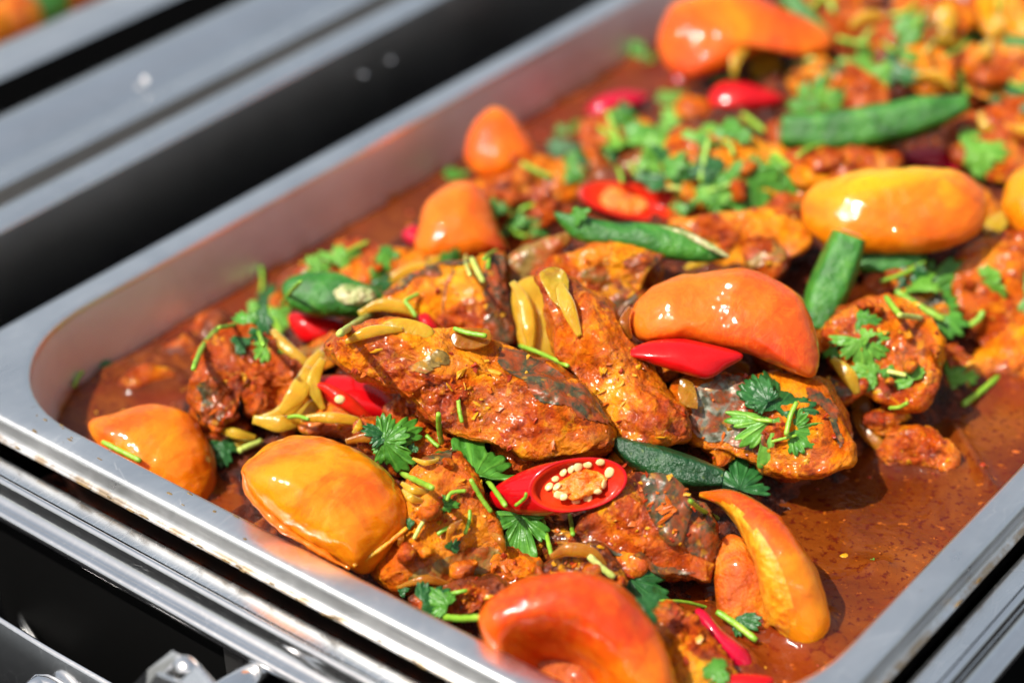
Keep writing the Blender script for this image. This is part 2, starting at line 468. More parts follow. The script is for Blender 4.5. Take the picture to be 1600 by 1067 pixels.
# ------------------------------------------------------------------ food pan
pan = empty('food_pan', (.15, .25, -.065))
tag(pan, 'rectangular stainless steel pan holding the fish curry', 'food pan')
rim = [(-.6, -3.2, 54), (-.2, -1.6, 55), (.3, -.6, 55.5), (1.0, -.1, 56), (2.2, .1, 57), (6, .1, 50), (8.3, .05, 38), (9.0, -.15, 34), (9.5, -.7, 30), (9.8, -1.6, 27), (10.2, -3.4, 25), (10.7, -5.0, 24), (11.3, -5.7, 23), (12.0, -5.9, 22.6), (12.6, -6.2, 22.5), (12.7, -6.8, 22.5), (12.2, -7.2, 22.5), (11.2, -7.1, 22.5)]
V, F = sweep_rr(rim); mesh_obj('rim', V, F, 'steel_rim', pan)
wall = [(-.6, -3.2, 54), (-1.2, -6, 53.5), (-2.6, -14, 52), (-4.6, -26, 50), (-7.5, -42, 47), (-9.5, -54, 45), (-12, -60, 42), (-17, -63.5, 37), (-24, -65, 30)]
V, F = sweep_rr(wall, cap=True); mesh_obj('basin_wall', V, F, 'steel_wall', pan)
register(V, F)
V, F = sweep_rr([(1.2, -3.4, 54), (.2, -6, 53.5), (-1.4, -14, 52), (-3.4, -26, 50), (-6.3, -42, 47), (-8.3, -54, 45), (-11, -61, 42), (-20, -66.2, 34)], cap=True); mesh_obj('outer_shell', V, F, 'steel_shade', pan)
# thin dried residue beads along the outer lip
V, F = [], []
def add_blob(V, F, c, rx, ry, rz, axis=None, n=6, m=4, jit=.15):
    b = len(V); R = np.eye(3) if axis is None else axis
    for i in range(m + 1):
        th = math.pi * i / m
        for k in range(n):
            ph = 2 * math.pi * k / n
            q = np.array([rx * math.sin(th) * math.cos(ph), ry * math.sin(th) * math.sin(ph), rz * math.cos(th)]) * (1 + random.uniform(-jit, jit))
            V.append(tuple(np.asarray(c) + R @ q))
    for i in range(m):
        for k in range(n):
            k2 = (k + 1) % n
            F.append((b + i * n + k, b + (i + 1) * n + k, b + (i + 1) * n + k2, b + i * n + k2))
for i in range(70):
    s = random.random()
    w_ = mn.noise(Vector((s * 14, 0, 0)))
    if random.random() > .5 + w_ * .9: continue
    L = random.uniform(.6, 2.6) * MM
    if i % 3: c = (.02 + .27 * s, -.0124 - random.uniform(0, .0006), random.uniform(-.0066, -.0052)); add_blob(V, F, c, L, .35 * MM, .35 * MM)
    else: c = (.3124 + random.uniform(0, .0006), .01 + .3 * s, random.uniform(-.0066, -.005)); add_blob(V, F, c, .4 * MM, L, .4 * MM)
for i in range(16):
    x = random.uniform(.03, .14); y = -random.uniform(.0005, .0085)
    add_blob(V, F, (x, y, .00012), random.uniform(.3, 1.4) * MM, random.uniform(.2, .5) * MM, .15 * MM)
ob = mesh_obj('dried_residue', V, F, 'brown_residue', pan); ob['kind'] = 'stuff'

# ------------------------------------------------------------------ chafing dish frame that carries the pan
frame = empty('chafing_dish', (.15, .25, TZ))
tag(frame, 'stainless steel chafing dish frame under the curry pan', 'chafing dish')
fl = [(14.2, -60, 46), (14.3, -13, 46), (14.6, -10.8, 46), (15.2, -10.2, 46), (16.2, -10.0, 46), (20.5, -9.6, 44), (21.6, -9.6, 44)]
V, F = sweep_rr(fl); mesh_obj('flange', V, F, 'steel_frame', frame)
ro = [(21.8, -9.9, 44), (22.6, -9.5, 43), (23.4, -9.8, 43), (24.0, -10.8, 42), (24.2, -12.6, 42), (24.8, -14.6, 42), (26.2, -16.0, 41), (27.6, -16.2, 41), (28.8, -16.0, 40), (29.8, -16.6, 40), (30.3, -17.8, 40), (30.0, -19.2, 40), (29.0, -20.0, 40), (27.4, -20.2, 40)]
V, F = sweep_rr(ro); mesh_obj('rolled_edge', V, F, 'steel_polished', frame)
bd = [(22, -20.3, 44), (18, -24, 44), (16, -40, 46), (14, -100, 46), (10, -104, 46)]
V, F = sweep_rr(bd, cap=True); mesh_obj('water_pan', V, F, 'shade_black', frame)

def box(c, ax, ay, az):
    c, ax, ay, az = map(np.asarray, (c, ax, ay, az))
    V = [c + sx * ax + sy * ay + sz * az for sx in (-1, 1) for sy in (-1, 1) for sz in (-1, 1)]
    F = [(0, 1, 3, 2), (4, 6, 7, 5), (0, 4, 5, 1), (2, 3, 7, 6), (0, 2, 6, 4), (1, 5, 7, 3)]
    return V, F
def bevel(ob, w=.001, seg=2):
    m = ob.modifiers.new('bevel', 'BEVEL'); m.width = w; m.segments = seg; m.limit_method = 'ANGLE'
def tube_pts(path, rad, n=10, cap=True):
    path = np.asarray(path, float); m = len(path)
    rad = np.full(m, rad) if np.isscalar(rad) else np.asarray(rad)
    V, F = [], []
    T = np.gradient(path, axis=0); T /= np.linalg.norm(T, axis=1)[:, None] + 1e-12
    ref = np.array([0, 0, 1.0]) if abs(T[0][2]) < .9 else np.array([1.0, 0, 0])
    a = np.cross(T[0], ref); a /= np.linalg.norm(a)
    for i in range(m):
        a = a - T[i] * np.dot(a, T[i]); a /= np.linalg.norm(a); b = np.cross(T[i], a)
        for k in range(n):
            t_ = 2 * math.pi * k / n
            V.append(path[i] + rad[i] * (a * math.cos(t_) + b * math.sin(t_)))
    for i in range(m - 1):
        for k in range(n):
            k2 = (k + 1) % n; F.append((i * n + k, i * n + k2, (i + 1) * n + k2, (i + 1) * n + k))
    if cap:
        F.append(tuple(range(n))[::-1]); F.append(tuple((m - 1) * n + k for k in range(n)))
    return V, F

# support leg and cross tube under the near edge
def aty(px, py, y):
    d = ray(px, py); return CAM + d * ((y - CAM[1]) / d[1])
lg = aty(362, 985, -.0215)
V, F = box(lg + np.array([0, 0, -.012]), (.0042, 0, 0), (0, .0008, 0), (0, 0, .020)); ob = mesh_obj('leg', V, F, 'steel_shade', frame, smooth=False); bevel(ob, .0006)
a_, b_ = aty(318, 1112, -.050), aty(430, 1042, -.0235)
dirv = (b_ - a_) / np.linalg.norm(b_ - a_)
V, F = tube_pts([a_, a_ + dirv * .001, a_ + (b_ - a_) * .5, b_], [.0050, .0056, .0056, .0056], 24); mesh_obj('cross_tube', V, F, 'steel_polished', frame)

# folded clip seen below the edge, and the curved lid of a second dish in front
clip = empty('folded_clip', aty(280, 1060, -.058))
tag(clip, 'small folded steel clip beside the cross tube', 'clip')
def slab(name, pts_, mat, th=.0014):
    q = np.array(pts_); n_ = np.cross(q[1] - q[0], q[2] - q[0]); n_ /= np.linalg.norm(n_); k = len(q)
    V = list(q) + list(q - n_ * th)
    F = [tuple(range(k)), tuple(range(2 * k - 1, k - 1, -1))] + [(i, i + k, (i + 1) % k + k, (i + 1) % k) for i in range(k)]
    ob = mesh_obj(name, V, F, mat, clip, smooth=False); bevel(ob, .0005)
slab('clip_arm', [aty(190, 1085, -.060), aty(232, 1045, -.058), aty(268, 1014, -.054), aty(282, 1022, -.054), aty(258, 1048, -.058), aty(228, 1090, -.062)], 'steel_polished')
c0 = aty(290, 1046, -.054); V, F = [], []
add_blob(V, F, c0, .0045, .0035, .0040, n=24, m=12, jit=0); mesh_obj('pad', V, F, 'steel_polished', clip)
slab('folded_plate', [aty(215, 1100, -.064), aty(250, 1048, -.060), aty(285, 1062, -.060), aty(312, 1036, -.056), aty(352, 1082, -.060), aty(340, 1110, -.064)], 'steel_frame')

lid = empty('curved_lid', at(60, 1060, -.05))
tag(lid, 'brown reflecting curved steel lid edge below the dark gap', 'lid')
V, F = [], []
edge = catmull([at(-60, 925, -.040), at(0, 962, -.040), at(70, 1005, -.040), at(140, 1045, -.040), at(210, 1085, -.040), at(300, 1140, -.040)], 30, False)
outw = np.array([.30, -.95, 0]); outw /= np.linalg.norm(outw)
prof = [(0.0014, -.0022), (.0004, -.0004), (0, 0), (.0006, .0002), (.0016, -.0010), (.004, -.006), (.008, -.016), (.0115, -.03), (.013, -.05), (.013, -.10)]
for e_ in edge:
    for o_, z_ in prof: V.append(e_ + outw * o_ + np.array([0, 0, z_]))
m_ = len(prof)
for i in range(len(edge) - 1):
    for k in range(m_ - 1): F.append((i * m_ + k, (i + 1) * m_ + k, (i + 1) * m_ + k + 1, i * m_ + k + 1))
mesh_obj('lid_shell', V, F, 'steel_polished', lid)
hp = catmull([at(118, 1120, -.060), at(88, 1075, -.052), at(86, 1040, -.047), at(104, 1030, -.047), at(150, 1060, -.05), at(200, 1100, -.055)], 24, False) + outw * .012
V, F = tube_pts(hp, .0035, 12); mesh_obj('handle', V, F, 'steel_polished', lid)
# upright band of the stand at far left of the gap
st = empty('stand_band', at(20, 940, -.08))
tag(st, 'pale curved steel band beyond the dark gap', 'steel band')
bp = catmull([at(-60, 820, -.075), at(-10, 890, -.075), at(25, 950, -.078), at(75, 1020, -.085)], 16, False)
V, F = [], []
for e_ in bp:
    V.append(e_); V.append(e_ + np.array([.012, -.004, -.006])); V.append(e_ + np.array([.012, -.004, -.009])); V.append(e_ + np.array([0, 0, -.003]))
for i in range(len(bp) - 1):
    for k in range(4):
        k2 = (k + 1) % 4; F.append((i * 4 + k, (i + 1) * 4 + k, (i + 1) * 4 + k2, i * 4 + k2))
mesh_obj('band', V, F, 'steel_frame', st)

# ------------------------------------------------------------------ neighbouring chafing dish
nb = empty('chafing_dish', (-.25, .3, TZ))
tag(nb, 'neighbouring steel chafing dish with polished rails, blurred behind the pan', 'chafing dish')
NY0, NY1 = -.35, 1.1
def rail(name, prof, mat, yaw=.03):
    V, F = [], []; n = len(prof); ys = np.linspace(NY0, NY1, 10)
    for y in ys:
        for x, z in prof: V.append((x * MM - (y - .1) * yaw, y, z * MM))
    for i in range(len(ys) - 1):
        for k in range(n - 1): F.append((i * n + k, i * n + k + 1, (i + 1) * n + k + 1, (i + 1) * n + k))
    return mesh_obj(name, V, F, mat, nb)
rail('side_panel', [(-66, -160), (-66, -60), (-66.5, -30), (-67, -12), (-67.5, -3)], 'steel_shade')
rail('front_flange', [(-67.5, -2.8), (-68.2, -.6), (-70, 0), (-74, .6), (-79, 0), (-81.5, -1.8), (-82.5, -6), (-82.6, -16)], 'steel_frame')
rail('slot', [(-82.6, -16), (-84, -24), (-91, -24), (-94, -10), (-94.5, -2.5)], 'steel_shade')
rail('inner_flange', [(-94.5, -2.5), (-95.4, -.6), (-98, 0), (-102, 0), (-105, -1.2), (-106.5, -4), (-107, -9)], 'steel_frame')
rail('rolled_rail', [(-107, -9), (-109, -5), (-111, -.5), (-116, 2.4), (-124, 3.6), (-132, 3.2), (-139, 1), (-144, -4), (-145, -30)], 'steel_polished')
rail('gap', [(-145, -30), (-150, -70), (-166, -70), (-171, -14), (-171.5, -3)], 'shade_black')  # recess coloured near-black, its shade put into the colour
rail('pan_rim', [(-171.5, -3), (-172.4, -.6), (-176, .4), (-190, .4), (-196, -.4), (-199, -3), (-201, -8), (-206, -26)], 'steel_rim')
rail('curry_surface', [(-206, -25.5), (-330, -24), (-480, -24)], 'sauce')
for k_, (px, py, r_) in enumerate([(568, 118, 1.5), (611, 96, 1.4)]):
    d = ray(px, py); tt = (-.0662 - .25 * .03 + .004 - CAM[0]) / d[0]
    P = CAM + d * tt
    for _ in range(4):
        xs = -.0665 - (P[1] - .1) * .03; tt = (xs - CAM[0]) / d[0]; P = CAM + d * tt
    V, F = [], []
    add_blob(V, F, P, r_ * MM, r_ * MM, r_ * MM, n=16, m=10, jit=0); mesh_obj('rivet', V, F, 'steel_polished', nb)
d = ray(228, 125)
V, F = [], []
P = at(228, 125, .0025); add_blob(V, F, P, .0018, .0018, .0018, n=16, m=10, jit=0); mesh_obj('rivet', V, F, 'steel_polished', nb)

# ------------------------------------------------------------------ curry mound
gx = np.arange(.004, .2961, .0016); gy = np.arange(.004, .495, .0016)
nx, ny = len(gx), len(gy)
X, Y = np.meshgrid(gx, gy, indexing='ij')
pts = np.stack([X.ravel(), Y.ravel()], -1)
d2 = ((pts[:, None, :] - CP[None, :, :2]) ** 2).sum(-1)
w_ = np.exp(-d2 / (2 * .016 ** 2)) + 1e-7 / (d2 + 1e-5)
H0 = (w_ * CP[:, 2]).sum(1) / w_.sum(1)
edge_d = np.minimum.reduce([pts[:, 0], .3 - pts[:, 0], pts[:, 1], .5 - pts[:, 1]])
nz = np.array([mn.fractal(Vector((a * 90, b * 90, 0)), 1.0, 2.0, 4) for a, b in pts]) * .0045 + np.array([mn.turbulence(Vector((a * 160, b * 160, 3)), 3, True) for a, b in pts]) * .0040
Hm = H0 - .011 + nz
Hm = np.where(edge_d < .022, np.minimum(Hm, SAUCE_Z - .006 + (edge_d - .008) * .6), Hm)
Hm = np.maximum(Hm, -.060)
Vm = np.column_stack([pts, Hm])
Fm = [(i * ny + j, (i + 1) * ny + j, (i + 1) * ny + j + 1, i * ny + j + 1) for i in range(nx - 1) for j in range(ny - 1)]
keep = []
for f in Fm:
    if max(Hm[k] for k in f) > SAUCE_Z - .012: keep.append(f)
KIND[0] = 'fish'
mo = mesh_obj('curry_paste', Vm, keep, 'curry_mash')
tag(mo, 'mashed red curry paste and scraps filling the gaps under the fish', 'curry paste', kind='stuff')
register(Vm, keep)
KIND[0] = 'other'
# flat sauce for placement (the visible surface is made at the end, with menisci)
register([(-.0, 0, SAUCE_Z), (.3, 0, SAUCE_Z), (.3, .5, SAUCE_Z), (0, .5, SAUCE_Z)], [(0, 1, 2, 3)])

# ------------------------------------------------------------------ lumps: food pieces with their own depth and thickness
def frame_for(c, dz, mode, el=50.0, shift=0.0):
    if mode == 'heap': C = on(c[0], c[1], dz)
    else: C = hit(c[0], c[1])[0] - ray(*c) * dz * MM
    C = C - ray(*c) * shift * MM
    v = -ray(*c)
    h = v.copy(); h[2] = 0; h /= np.linalg.norm(h)
    e = math.radians(el)
    n = h * math.cos(e) + np.array([0, 0, 1.0]) * math.sin(e)
    return C, n, v
def lump_geo(outline, c, dz=0, front=10, back=14, pw=2.2, el=50, mode='heap', ns=140, nr=26, nb_=10, shift=0, bumps=(), noise_=((1.6, 70, 3), (.5, 260, 2)), seed=0, smooth_outline=True, facets=None):
    C, n, v = frame_for(c, dz, mode, el, shift)
    ol = catmull(outline, ns) if smooth_outline else np.asarray(outline, float)
    B = np.array([on_plane(x, y, C, n) for x, y in ol])
    V = []; uv = []
    ts = np.sin(np.linspace(0, math.pi / 2, nr + 1)[1:])
    cpx = np.asarray(c, float)
    if facets:
        q0 = ol - ol.mean(0); ev, evec = np.linalg.eigh(q0.T @ q0); ax = evec[:, 1] * (1 if evec[0, 1] > 0 else -1)
        pr = np.array([-ax[1], ax[0]]); pr = pr * (1 if pr[1] > 0 else -1)
        rad_ = np.sqrt(ev / ns); mid_ = ol.mean(0)
    def off(t, px):
        w = (1 - t ** pw) ** (1 / pw) if t < 1 else 0.0
        h = front * w * np.ones(len(px))
        for bx, by, amp, sg in bumps:
            h = h + w * amp * np.exp(-((px[:, 0] - bx) ** 2 + (px[:, 1] - by) ** 2) / (2 * sg * sg))
        if facets:
            R_ = random.Random(seed)
            dv = (px - mid_) @ pr / (rad_[0] * 1.4); du = (px - mid_) @ ax / (rad_[1] * 1.5)
            rl = -.25 + R_.uniform(-.15, .15) + du * R_.uniform(-.25, .25)
            e = dv - rl
            pl = [front * (1.0 - facets * 1.1 * np.maximum(-e, 0)), front * (1.0 - facets * .40 * np.maximum(e, 0)), front * (1.25 - facets * R_.uniform(.4, .8) * np.abs(du + R_.uniform(-.3, .3))), front * (1.12 - facets * .5 * (R_.choice([-1, 1]) * du * .7 + dv * .7))]
            for p_ in pl:
                k_ = .6; hh_ = np.clip(.5 + .5 * (p_ - h) / k_, 0, 1); h = p_ * (1 - hh_) + h * hh_ - k_ * hh_ * (1 - hh_)
            h = np.maximum(h, 0) if t < 1 else h * 0
        return h * MM
    rings = []
    V.append((C + v * off(0, cpx[None])[0])[None])
    for t_ in ts:
        px = cpx + (ol - cpx) * t_
        V.append(C + (B - C) * t_ + v * np.atleast_1d(off(t_, px) * np.ones(ns))[:, None])
    tb = np.sin(np.linspace(0, math.pi / 2, nb_ + 1)[1:-1])[::-1]
    for t_ in tb:
        V.append(C + (B - C) * t_ - v * back * MM * (1 - t_ ** 2.4) ** (1 / 2.4))
    V.append((C - v * back * MM)[None])
    V = np.vstack(V)
    F = []
    tot = nr + len(tb)
    for i in range(ns): F.append((0, 1 + i, 1 + (i + 1) % ns))
    for k in range(tot - 1):
        a = 1 + k * ns; b = a + ns
        for i in range(ns):
            j = (i + 1) % ns; F.append((a + i, b + i, b + j, a + j))
    a = 1 + (tot - 1) * ns; last = len(V) - 1
    for i in range(ns): F.append((a + i, last, a + (i + 1) % ns))
    # displace along normals
    me = bpy.data.meshes.new('tmp'); me.from_pydata(V.tolist(), [], F); me.update()
    N = np.empty(len(V) * 3); me.vertex_normals.foreach_get('vector', N); N = N.reshape(-1, 3)
    bpy.data.meshes.remove(me)
    if np.dot(N[0], v) < 0: F = [f[::-1] for f in F]; N = -N
    D = np.zeros(len(V))
    for amp, fr, oc in noise_:
        so_ = Vector((seed * 3.7, seed * 1.3, seed * 2.1))
        D += amp * MM * np.array([mn.fractal(Vector(p) * fr + so_, .9, 2.0, oc) for p in V.tolist()])
    V = V + N * D[:, None]
    return V, F, N, C
NFRONT = None
def crumbs(parent, V, N, count, smin=.25, smax=1.5):
    v = CAM - V.mean(0); v /= np.linalg.norm(v)
    ok = np.where((N @ v > .15) & (N[:, 2] > -.2))[0]
    if len(ok) == 0: return
    VV, FF, mi = [], [], []
    hubs = V[rng.choice(ok, 5)]
    for _ in range(int(count * .8)):
        i = int(rng.choice(ok))
        if np.min(np.linalg.norm(hubs - V[i], axis=1)) > .009 and random.random() < .75: continue
        s = MM * (smin + (smax - smin) * random.random() ** 3)
        f0 = len(FF)
        ax = np.linalg.qr(rng.normal(size=(3, 3)))[0]
        add_blob(VV, FF, V[i] + N[i] * s * .1, s * random.uniform(.7, 2.2), s * random.uniform(.6, 1.1), s * random.uniform(.25, .6), ax, 5, 3, .42)
        m = random.choices([0, 1, 2], [.3, .3, .4])[0]
        mi += [m] * (len(FF) - f0)
    ob = mesh_obj('spice_crumbs', VV, FF, None, parent, smooth=False, mats=['crumb_yellow', 'crumb_red', 'crumb_orange'], midx=mi); ob['kind'] = 'stuff'

def fish(label, outline, c, dz=0, mat='fish_orange', skins=(), ncr=60, group=None, **kw):
    seed = random.randint(1, 900)
    kw.setdefault('noise_', ((3.4, 48, 2), (.9, 150, 4), (.25, 500, 3)))
    kw.setdefault('pw', 4.2); kw.setdefault('facets', .75)
    V, F, N, C = lump_geo(outline, c, dz, seed=seed, **kw)
    sd = Vector((seed * 1.7, seed * .9, 0))
    cm = np.array([mn.noise(Vector(p) * 52 + sd) for p in V.tolist()])
    cm = np.clip((cm - .06) / .30, 0, 1)
    tb_ = np.array([mn.turbulence(Vector(p) * 170 + sd, 3, True) for p in V.tolist()])
    cre = np.array([mn.turbulence(Vector((p[0], p[1] * .45, p[2])) * 55 + sd, 2, True) for p in V.tolist()])
    V = V + N * (cm * (tb_ - .35) * .0026 + (cre - .4) * .0018)[:, None]
    root = empty('fish_piece', V[np.argmin(V[:, 2])])
    tag(root, label, 'fish', group)
    fo = mesh_obj('flesh', V, F, mat, root)
    fo.data.attributes.new('crust', 'FLOAT', 'POINT').data.foreach_set('value', cm)
    px = project(V)
    jit = np.array([[mn.noise(Vector(p) * 160), mn.noise(Vector(p) * 160 + Vector((9, 9, 9)))] for p in V.tolist()]) * 16
    view = -FW
    for poly, smat in skins:
        ins = inside(catmull(poly, 60), px + jit) & (N @ view > -.05)
        fs = [f for f in F if all(ins[k] for k in f)]
        if not fs: continue
        used = sorted({k for f in fs for k in f}); mp = {k: i for i, k in enumerate(used)}
        mesh_obj('skin', V[used] + N[used] * .00045, [[mp[k] for k in f] for f in fs], smat, root)
    if ncr: crumbs(root, V, N, ncr)
    register(V, F)
    return root

HI = dict(ns=210, nr=54)
MID = dict(ns=150, nr=36)
LO = dict(ns=90, nr=20)

KIND[0] = 'fish'
# ---- fish, far to near
far = [((1455,30),(1395,25),(1420,-10),(1480,-15),(1520,20),(1500,60),(1440,70)), ((1560,30),(1510,10),(1560,-20),(1640,-20),(1640,60),(1570,70)),
       ((1340,60),(1290,50),(1330,20),(1390,25),(1410,70),(1380,105),(1320,95)), ((1540,110),(1480,100),(1520,70),(1600,75),(1640,110),(1600,160),(1520,150)),
       ((1440,110),(1400,100),(1440,75),(1480,95),(1490,140),(1440,150)), ((1320,150),(1255,150),(1290,110),(1350,105),(1395,140),(1380,175),(1310,180)),
       ((1290,20),(1240,20),(1260,-15),(1330,-20),(1350,10),(1320,40))]
far_lab = ['orange fish chunk at the far end beside a curved okra', 'blurred fish chunk in the far corner beside a green okra end', 'blurred orange fish chunk behind the long okra and the far tomato',
           'blurred brown orange fish chunk between long okra tip and far corner', 'small blurred fish chunk topped by a yellow onion curl', 'orange fish chunk lying right behind the long green okra', 'blurred orange fish chunk behind the far tomato top']
for i, (o, lb) in enumerate(zip(far, far_lab)):
    fish(lb, o[1:], o[0], 4, ['fish_orange', 'fish_golden', 'fish_red'][i % 3], front=9, back=16, ncr=25, **LO)
fish('dark brown fish end at the sauce beside the far tomato', [(945,45),(985,18),(1035,22),(1045,70),(1005,95),(960,80)], (995,55), 2, 'fish_brown', front=8, back=14, ncr=10, **LO)
fish('blurred fish chunk at the right beyond the crimson chilli', [(1480,215),(1530,170),(1640,170),(1640,260),(1580,290),(1510,260)], (1560,225), 2, 'fish_red', front=9, back=16, ncr=30, **LO)
fish('pale orange fish lump beneath the tall coriander sprig', [(1005,250),(1050,215),(1150,210),(1220,225),(1255,270),(1230,320),(1140,330),(1060,310)], (1130,270), 2, 'fish_golden', front=11, back=16, ncr=50, **MID)
fish('orange fish lump between the long okra and yellow tomato', [(1215,255),(1260,235),(1340,235),(1400,250),(1370,290),(1300,310),(1240,305)], (1300,270), 0, 'fish_orange', front=9, back=16, ncr=50, **MID)
fish('brown orange fish lump behind the opened chilli ring', [(905,205),(960,180),(1020,195),(1030,240),(990,280),(930,270)], (970,230), 0, 'fish_orange', front=9, back=14, ncr=30, **LO)
fish('dark red fish lump right of the glossy tomato by the sauce', [(760,310),(795,272),(850,285),(880,330),(885,380),(835,405),(785,390)], (825,340), 2, 'fish_red', front=9, back=16, ncr=30, **MID)
fish('dim orange fish lump behind the glossy tomato near the sauce', [(800,245),(850,235),(910,260),(915,300),(870,320),(820,295)], (860,275), -2, 'fish_orange', front=8, back=14, ncr=20, **LO)
fish('yellow crusted fish flap under the cut okra and against the yellow tomato', [(1050,345),(1130,338),(1225,322),(1268,355),(1268,388),(1210,410),(1150,422),(1090,400)], (1170,370), 2, 'fish_golden', front=9, back=14, ncr=60, **MID)
fish('orange fish chunk at the right edge past the coriander', [(1490,425),(1535,385),(1640,370),(1660,500),(1640,625),(1585,612),(1540,560),(1505,500)], (1580,490), 2, 'fish_orange', front=12, back=18, ncr=80, **MID)
fish('rough orange fish end with turmeric crumbs under the upright okra', [(1285,520),(1325,478),(1400,462),(1450,490),(1478,540),(1468,592),(1430,632),(1385,628),(1340,605),(1298,572)], (1385,545), 4, 'fish_orange', front=14, back=18, ncr=170, **MID)
fish('orange scrap of fish behind the cut okra end with seeds', [(535,435),(570,402),(620,385),(668,398),(650,430),(610,465),(560,470)], (600,428), 0, 'fish_orange', front=8, back=14, ncr=30, **MID)
fish('dark purple red fish scrap at the sauce edge under the pale sprig', [(278,535),(305,505),(350,495),(362,535),(330,575),(295,568)], (318,535), 0, 'fish_brown', front=7, back=14, ncr=12, **MID)
fish('flaky golden fish crest leaning behind the centre tomato', [(845,432),(865,402),(920,392),(980,380),(1010,373),(1058,383),(1042,408),(1012,432),(985,470),(935,480),(890,460)], (945,425), 4, 'fish_golden', front=8, back=16, ncr=70,
     skins=[([(985,400),(1040,388),(1020,415),(985,430)], 'skin_dark'), ([(905,420),(950,415),(955,445),(915,448)], 'skin_brown')], **HI)
fish('golden fish steak with a dark skin edge behind the main piece', [(603,475),(625,442),(680,415),(740,402),(786,396),(792,430),(802,490),(804,530),(770,532),(720,520),(680,512),(640,495)], (715,465), 4, 'fish_golden', front=11, back=18, ncr=30,
     skins=[([(762,405),(786,397),(803,490),(806,532),(764,530),(752,470)], 'skin_dark'), ([(610,447),(690,408),(745,398),(745,408),(690,420),(620,458)], 'skin_dark'), ([(700,425),(712,420),(700,470),(688,490),(690,455)], 'skin_brown')], **HI)
fish('tall orange fish wedge between the yellow onion and the centre tomato', [(846,432),(872,428),(905,450),(950,478),(985,535),(1030,575),(1060,635),(1074,686),(1040,697),(985,690),(950,650),(915,605),(880,562),(860,505)], (960,585), 5, 'fish_orange', front=15, back=20, ncr=110,
     bumps=[(950, 560, 5, 45)], **HI)
fish('fish piece with silver green skin beneath the bright coriander sprig', [(1058,610),(1085,590),(1150,580),(1230,588),(1292,606),(1326,650),(1338,700),(1326,732),(1270,744),(1200,734),(1130,705),(1085,692),(1065,655)], (1195,660), 3, 'fish_orange', front=14, back=18, ncr=90,
     skins=[([(1085,598),(1172,596),(1172,650),(1205,700),(1135,700),(1085,684)], 'skin_silver'), ([(1255,612),(1292,622),(1312,660),(1318,700),(1300,690),(1290,650),(1262,632)], 'skin_dark')], **HI)
fish('crumbly red brown fish piece with charred skin at the left', [(300,560),(325,528),(375,512),(430,525),(468,560),(485,605),(462,640),(410,645),(375,622),(358,665),(325,678),(308,640)], (385,590), 4, 'fish_red', front=13, back=18, ncr=90,
     noise_=((4.5, 70, 3), (1.6, 200, 3), (.5, 600, 2)), skins=[([(312,600),(345,590),(350,650),(330,672),(310,650)], 'skin_dark')], **HI)
fish('half sunken fish scrap glowing orange in the open sauce', [(1362,702),(1400,676),(1450,680),(1492,710),(1484,732),(1432,738),(1388,728)], (1425,708), 4, 'fish_orange', front=6, back=10, ncr=40, mode='hit', **MID)
fish('large central fish piece with dark green skin along its ridge', [(506,545),(522,527),(570,505),(620,498),(680,515),(745,528),(800,540),(860,566),(908,600),(942,640),(964,672),(957,702),(925,716),(880,716),(830,706),(780,696),(720,686),(680,660),(640,622),(590,596),(540,578),(515,563)], (735,610), 8, 'fish_orange', front=17, back=20, ncr=240,
     bumps=[(720, 560, 4, 60), (850, 610, 4, 50), (600, 545, 3, 50)], skins=[([(795,543),(862,570),(912,605),(955,660),(938,664),(880,636),(830,612),(798,586),(770,560)], 'skin_dark'), ([(640,560),(690,556),(700,576),(650,582)], 'skin_brown')], ns=280, nr=80)
fish('dark fish slab with spotted skin lying under the cut chilli', [(880,850),(905,810),(965,770),(1000,742),(1045,762),(1085,778),(1110,800),(1114,905),(1080,905),(1020,895),(960,872),(915,862)], (1010,825), 2, 'fish_red', front=12, back=18, ncr=80,
     skins=[([(1052,772),(1108,792),(1118,880),(1092,872),(1068,838),(1042,802)], 'skin_dark'), ([(905,835),(960,850),(1040,880),(1090,895),(1020,892),(940,862)], 'skin_dark')], **HI)
fish('glossy orange fish chunk next to the near tomato wedge', [(585,892),(600,850),(635,765),(675,705),(722,702),(748,755),(774,810),(788,868),(778,897),(705,918),(640,924),(600,910)], (690,815), 2, 'fish_orange', front=15, back=20, ncr=110,
     skins=[([(640,905),(700,870),(770,850),(784,880),(705,912),(650,920)], 'skin_brown'), ([(645,705),(700,692),(705,715),(650,728)], 'skin_dark')], **HI)
fish('yellow orange fish scrap beside the whole crimson chilli by the near rim', [(1005,985),(1038,945),(1080,958),(1120,1000),(1140,1060),(1110,1110),(1030,1090)], (1070,1020), 2, 'fish_golden', front=9, back=14, ncr=60, **MID)
fish('flat brown fish scrap beneath the hanging coriander leaf', [(845,885),(880,856),(925,850),(958,872),(975,912),(900,930),(852,912)], (905,888), 2, 'fish_brown', front=7, back=12, ncr=60, **MID)
fish('dark fish scrap under the crushed coriander by the near rim', [(640,935),(690,910),(770,900),(800,925),(770,950),(700,965)], (720,930), 0, 'fish_brown', front=6, back=12, ncr=50, **MID)
fish('shaded fish scrap below the folded chilli', [(560,665),(620,650),(680,670),(700,700),(640,725),(580,710)], (630,688), -1, 'fish_red', front=7, back=12, ncr=60, **MID)
sk = lump_geo([(788,412),(828,382),(884,362),(892,378),(862,410),(838,442),(800,458)], (835,412), 6, front=3, back=4, el=40, noise_=((1.2, 80, 3), (.3, 300, 2)), seed=4)
ob = mesh_obj('fish_skin', sk[0], sk[1], 'skin_brown'); register(sk[0], sk[1])
tag(ob, 'loose olive brown strip of fish skin beside the golden steak', 'fish skin')
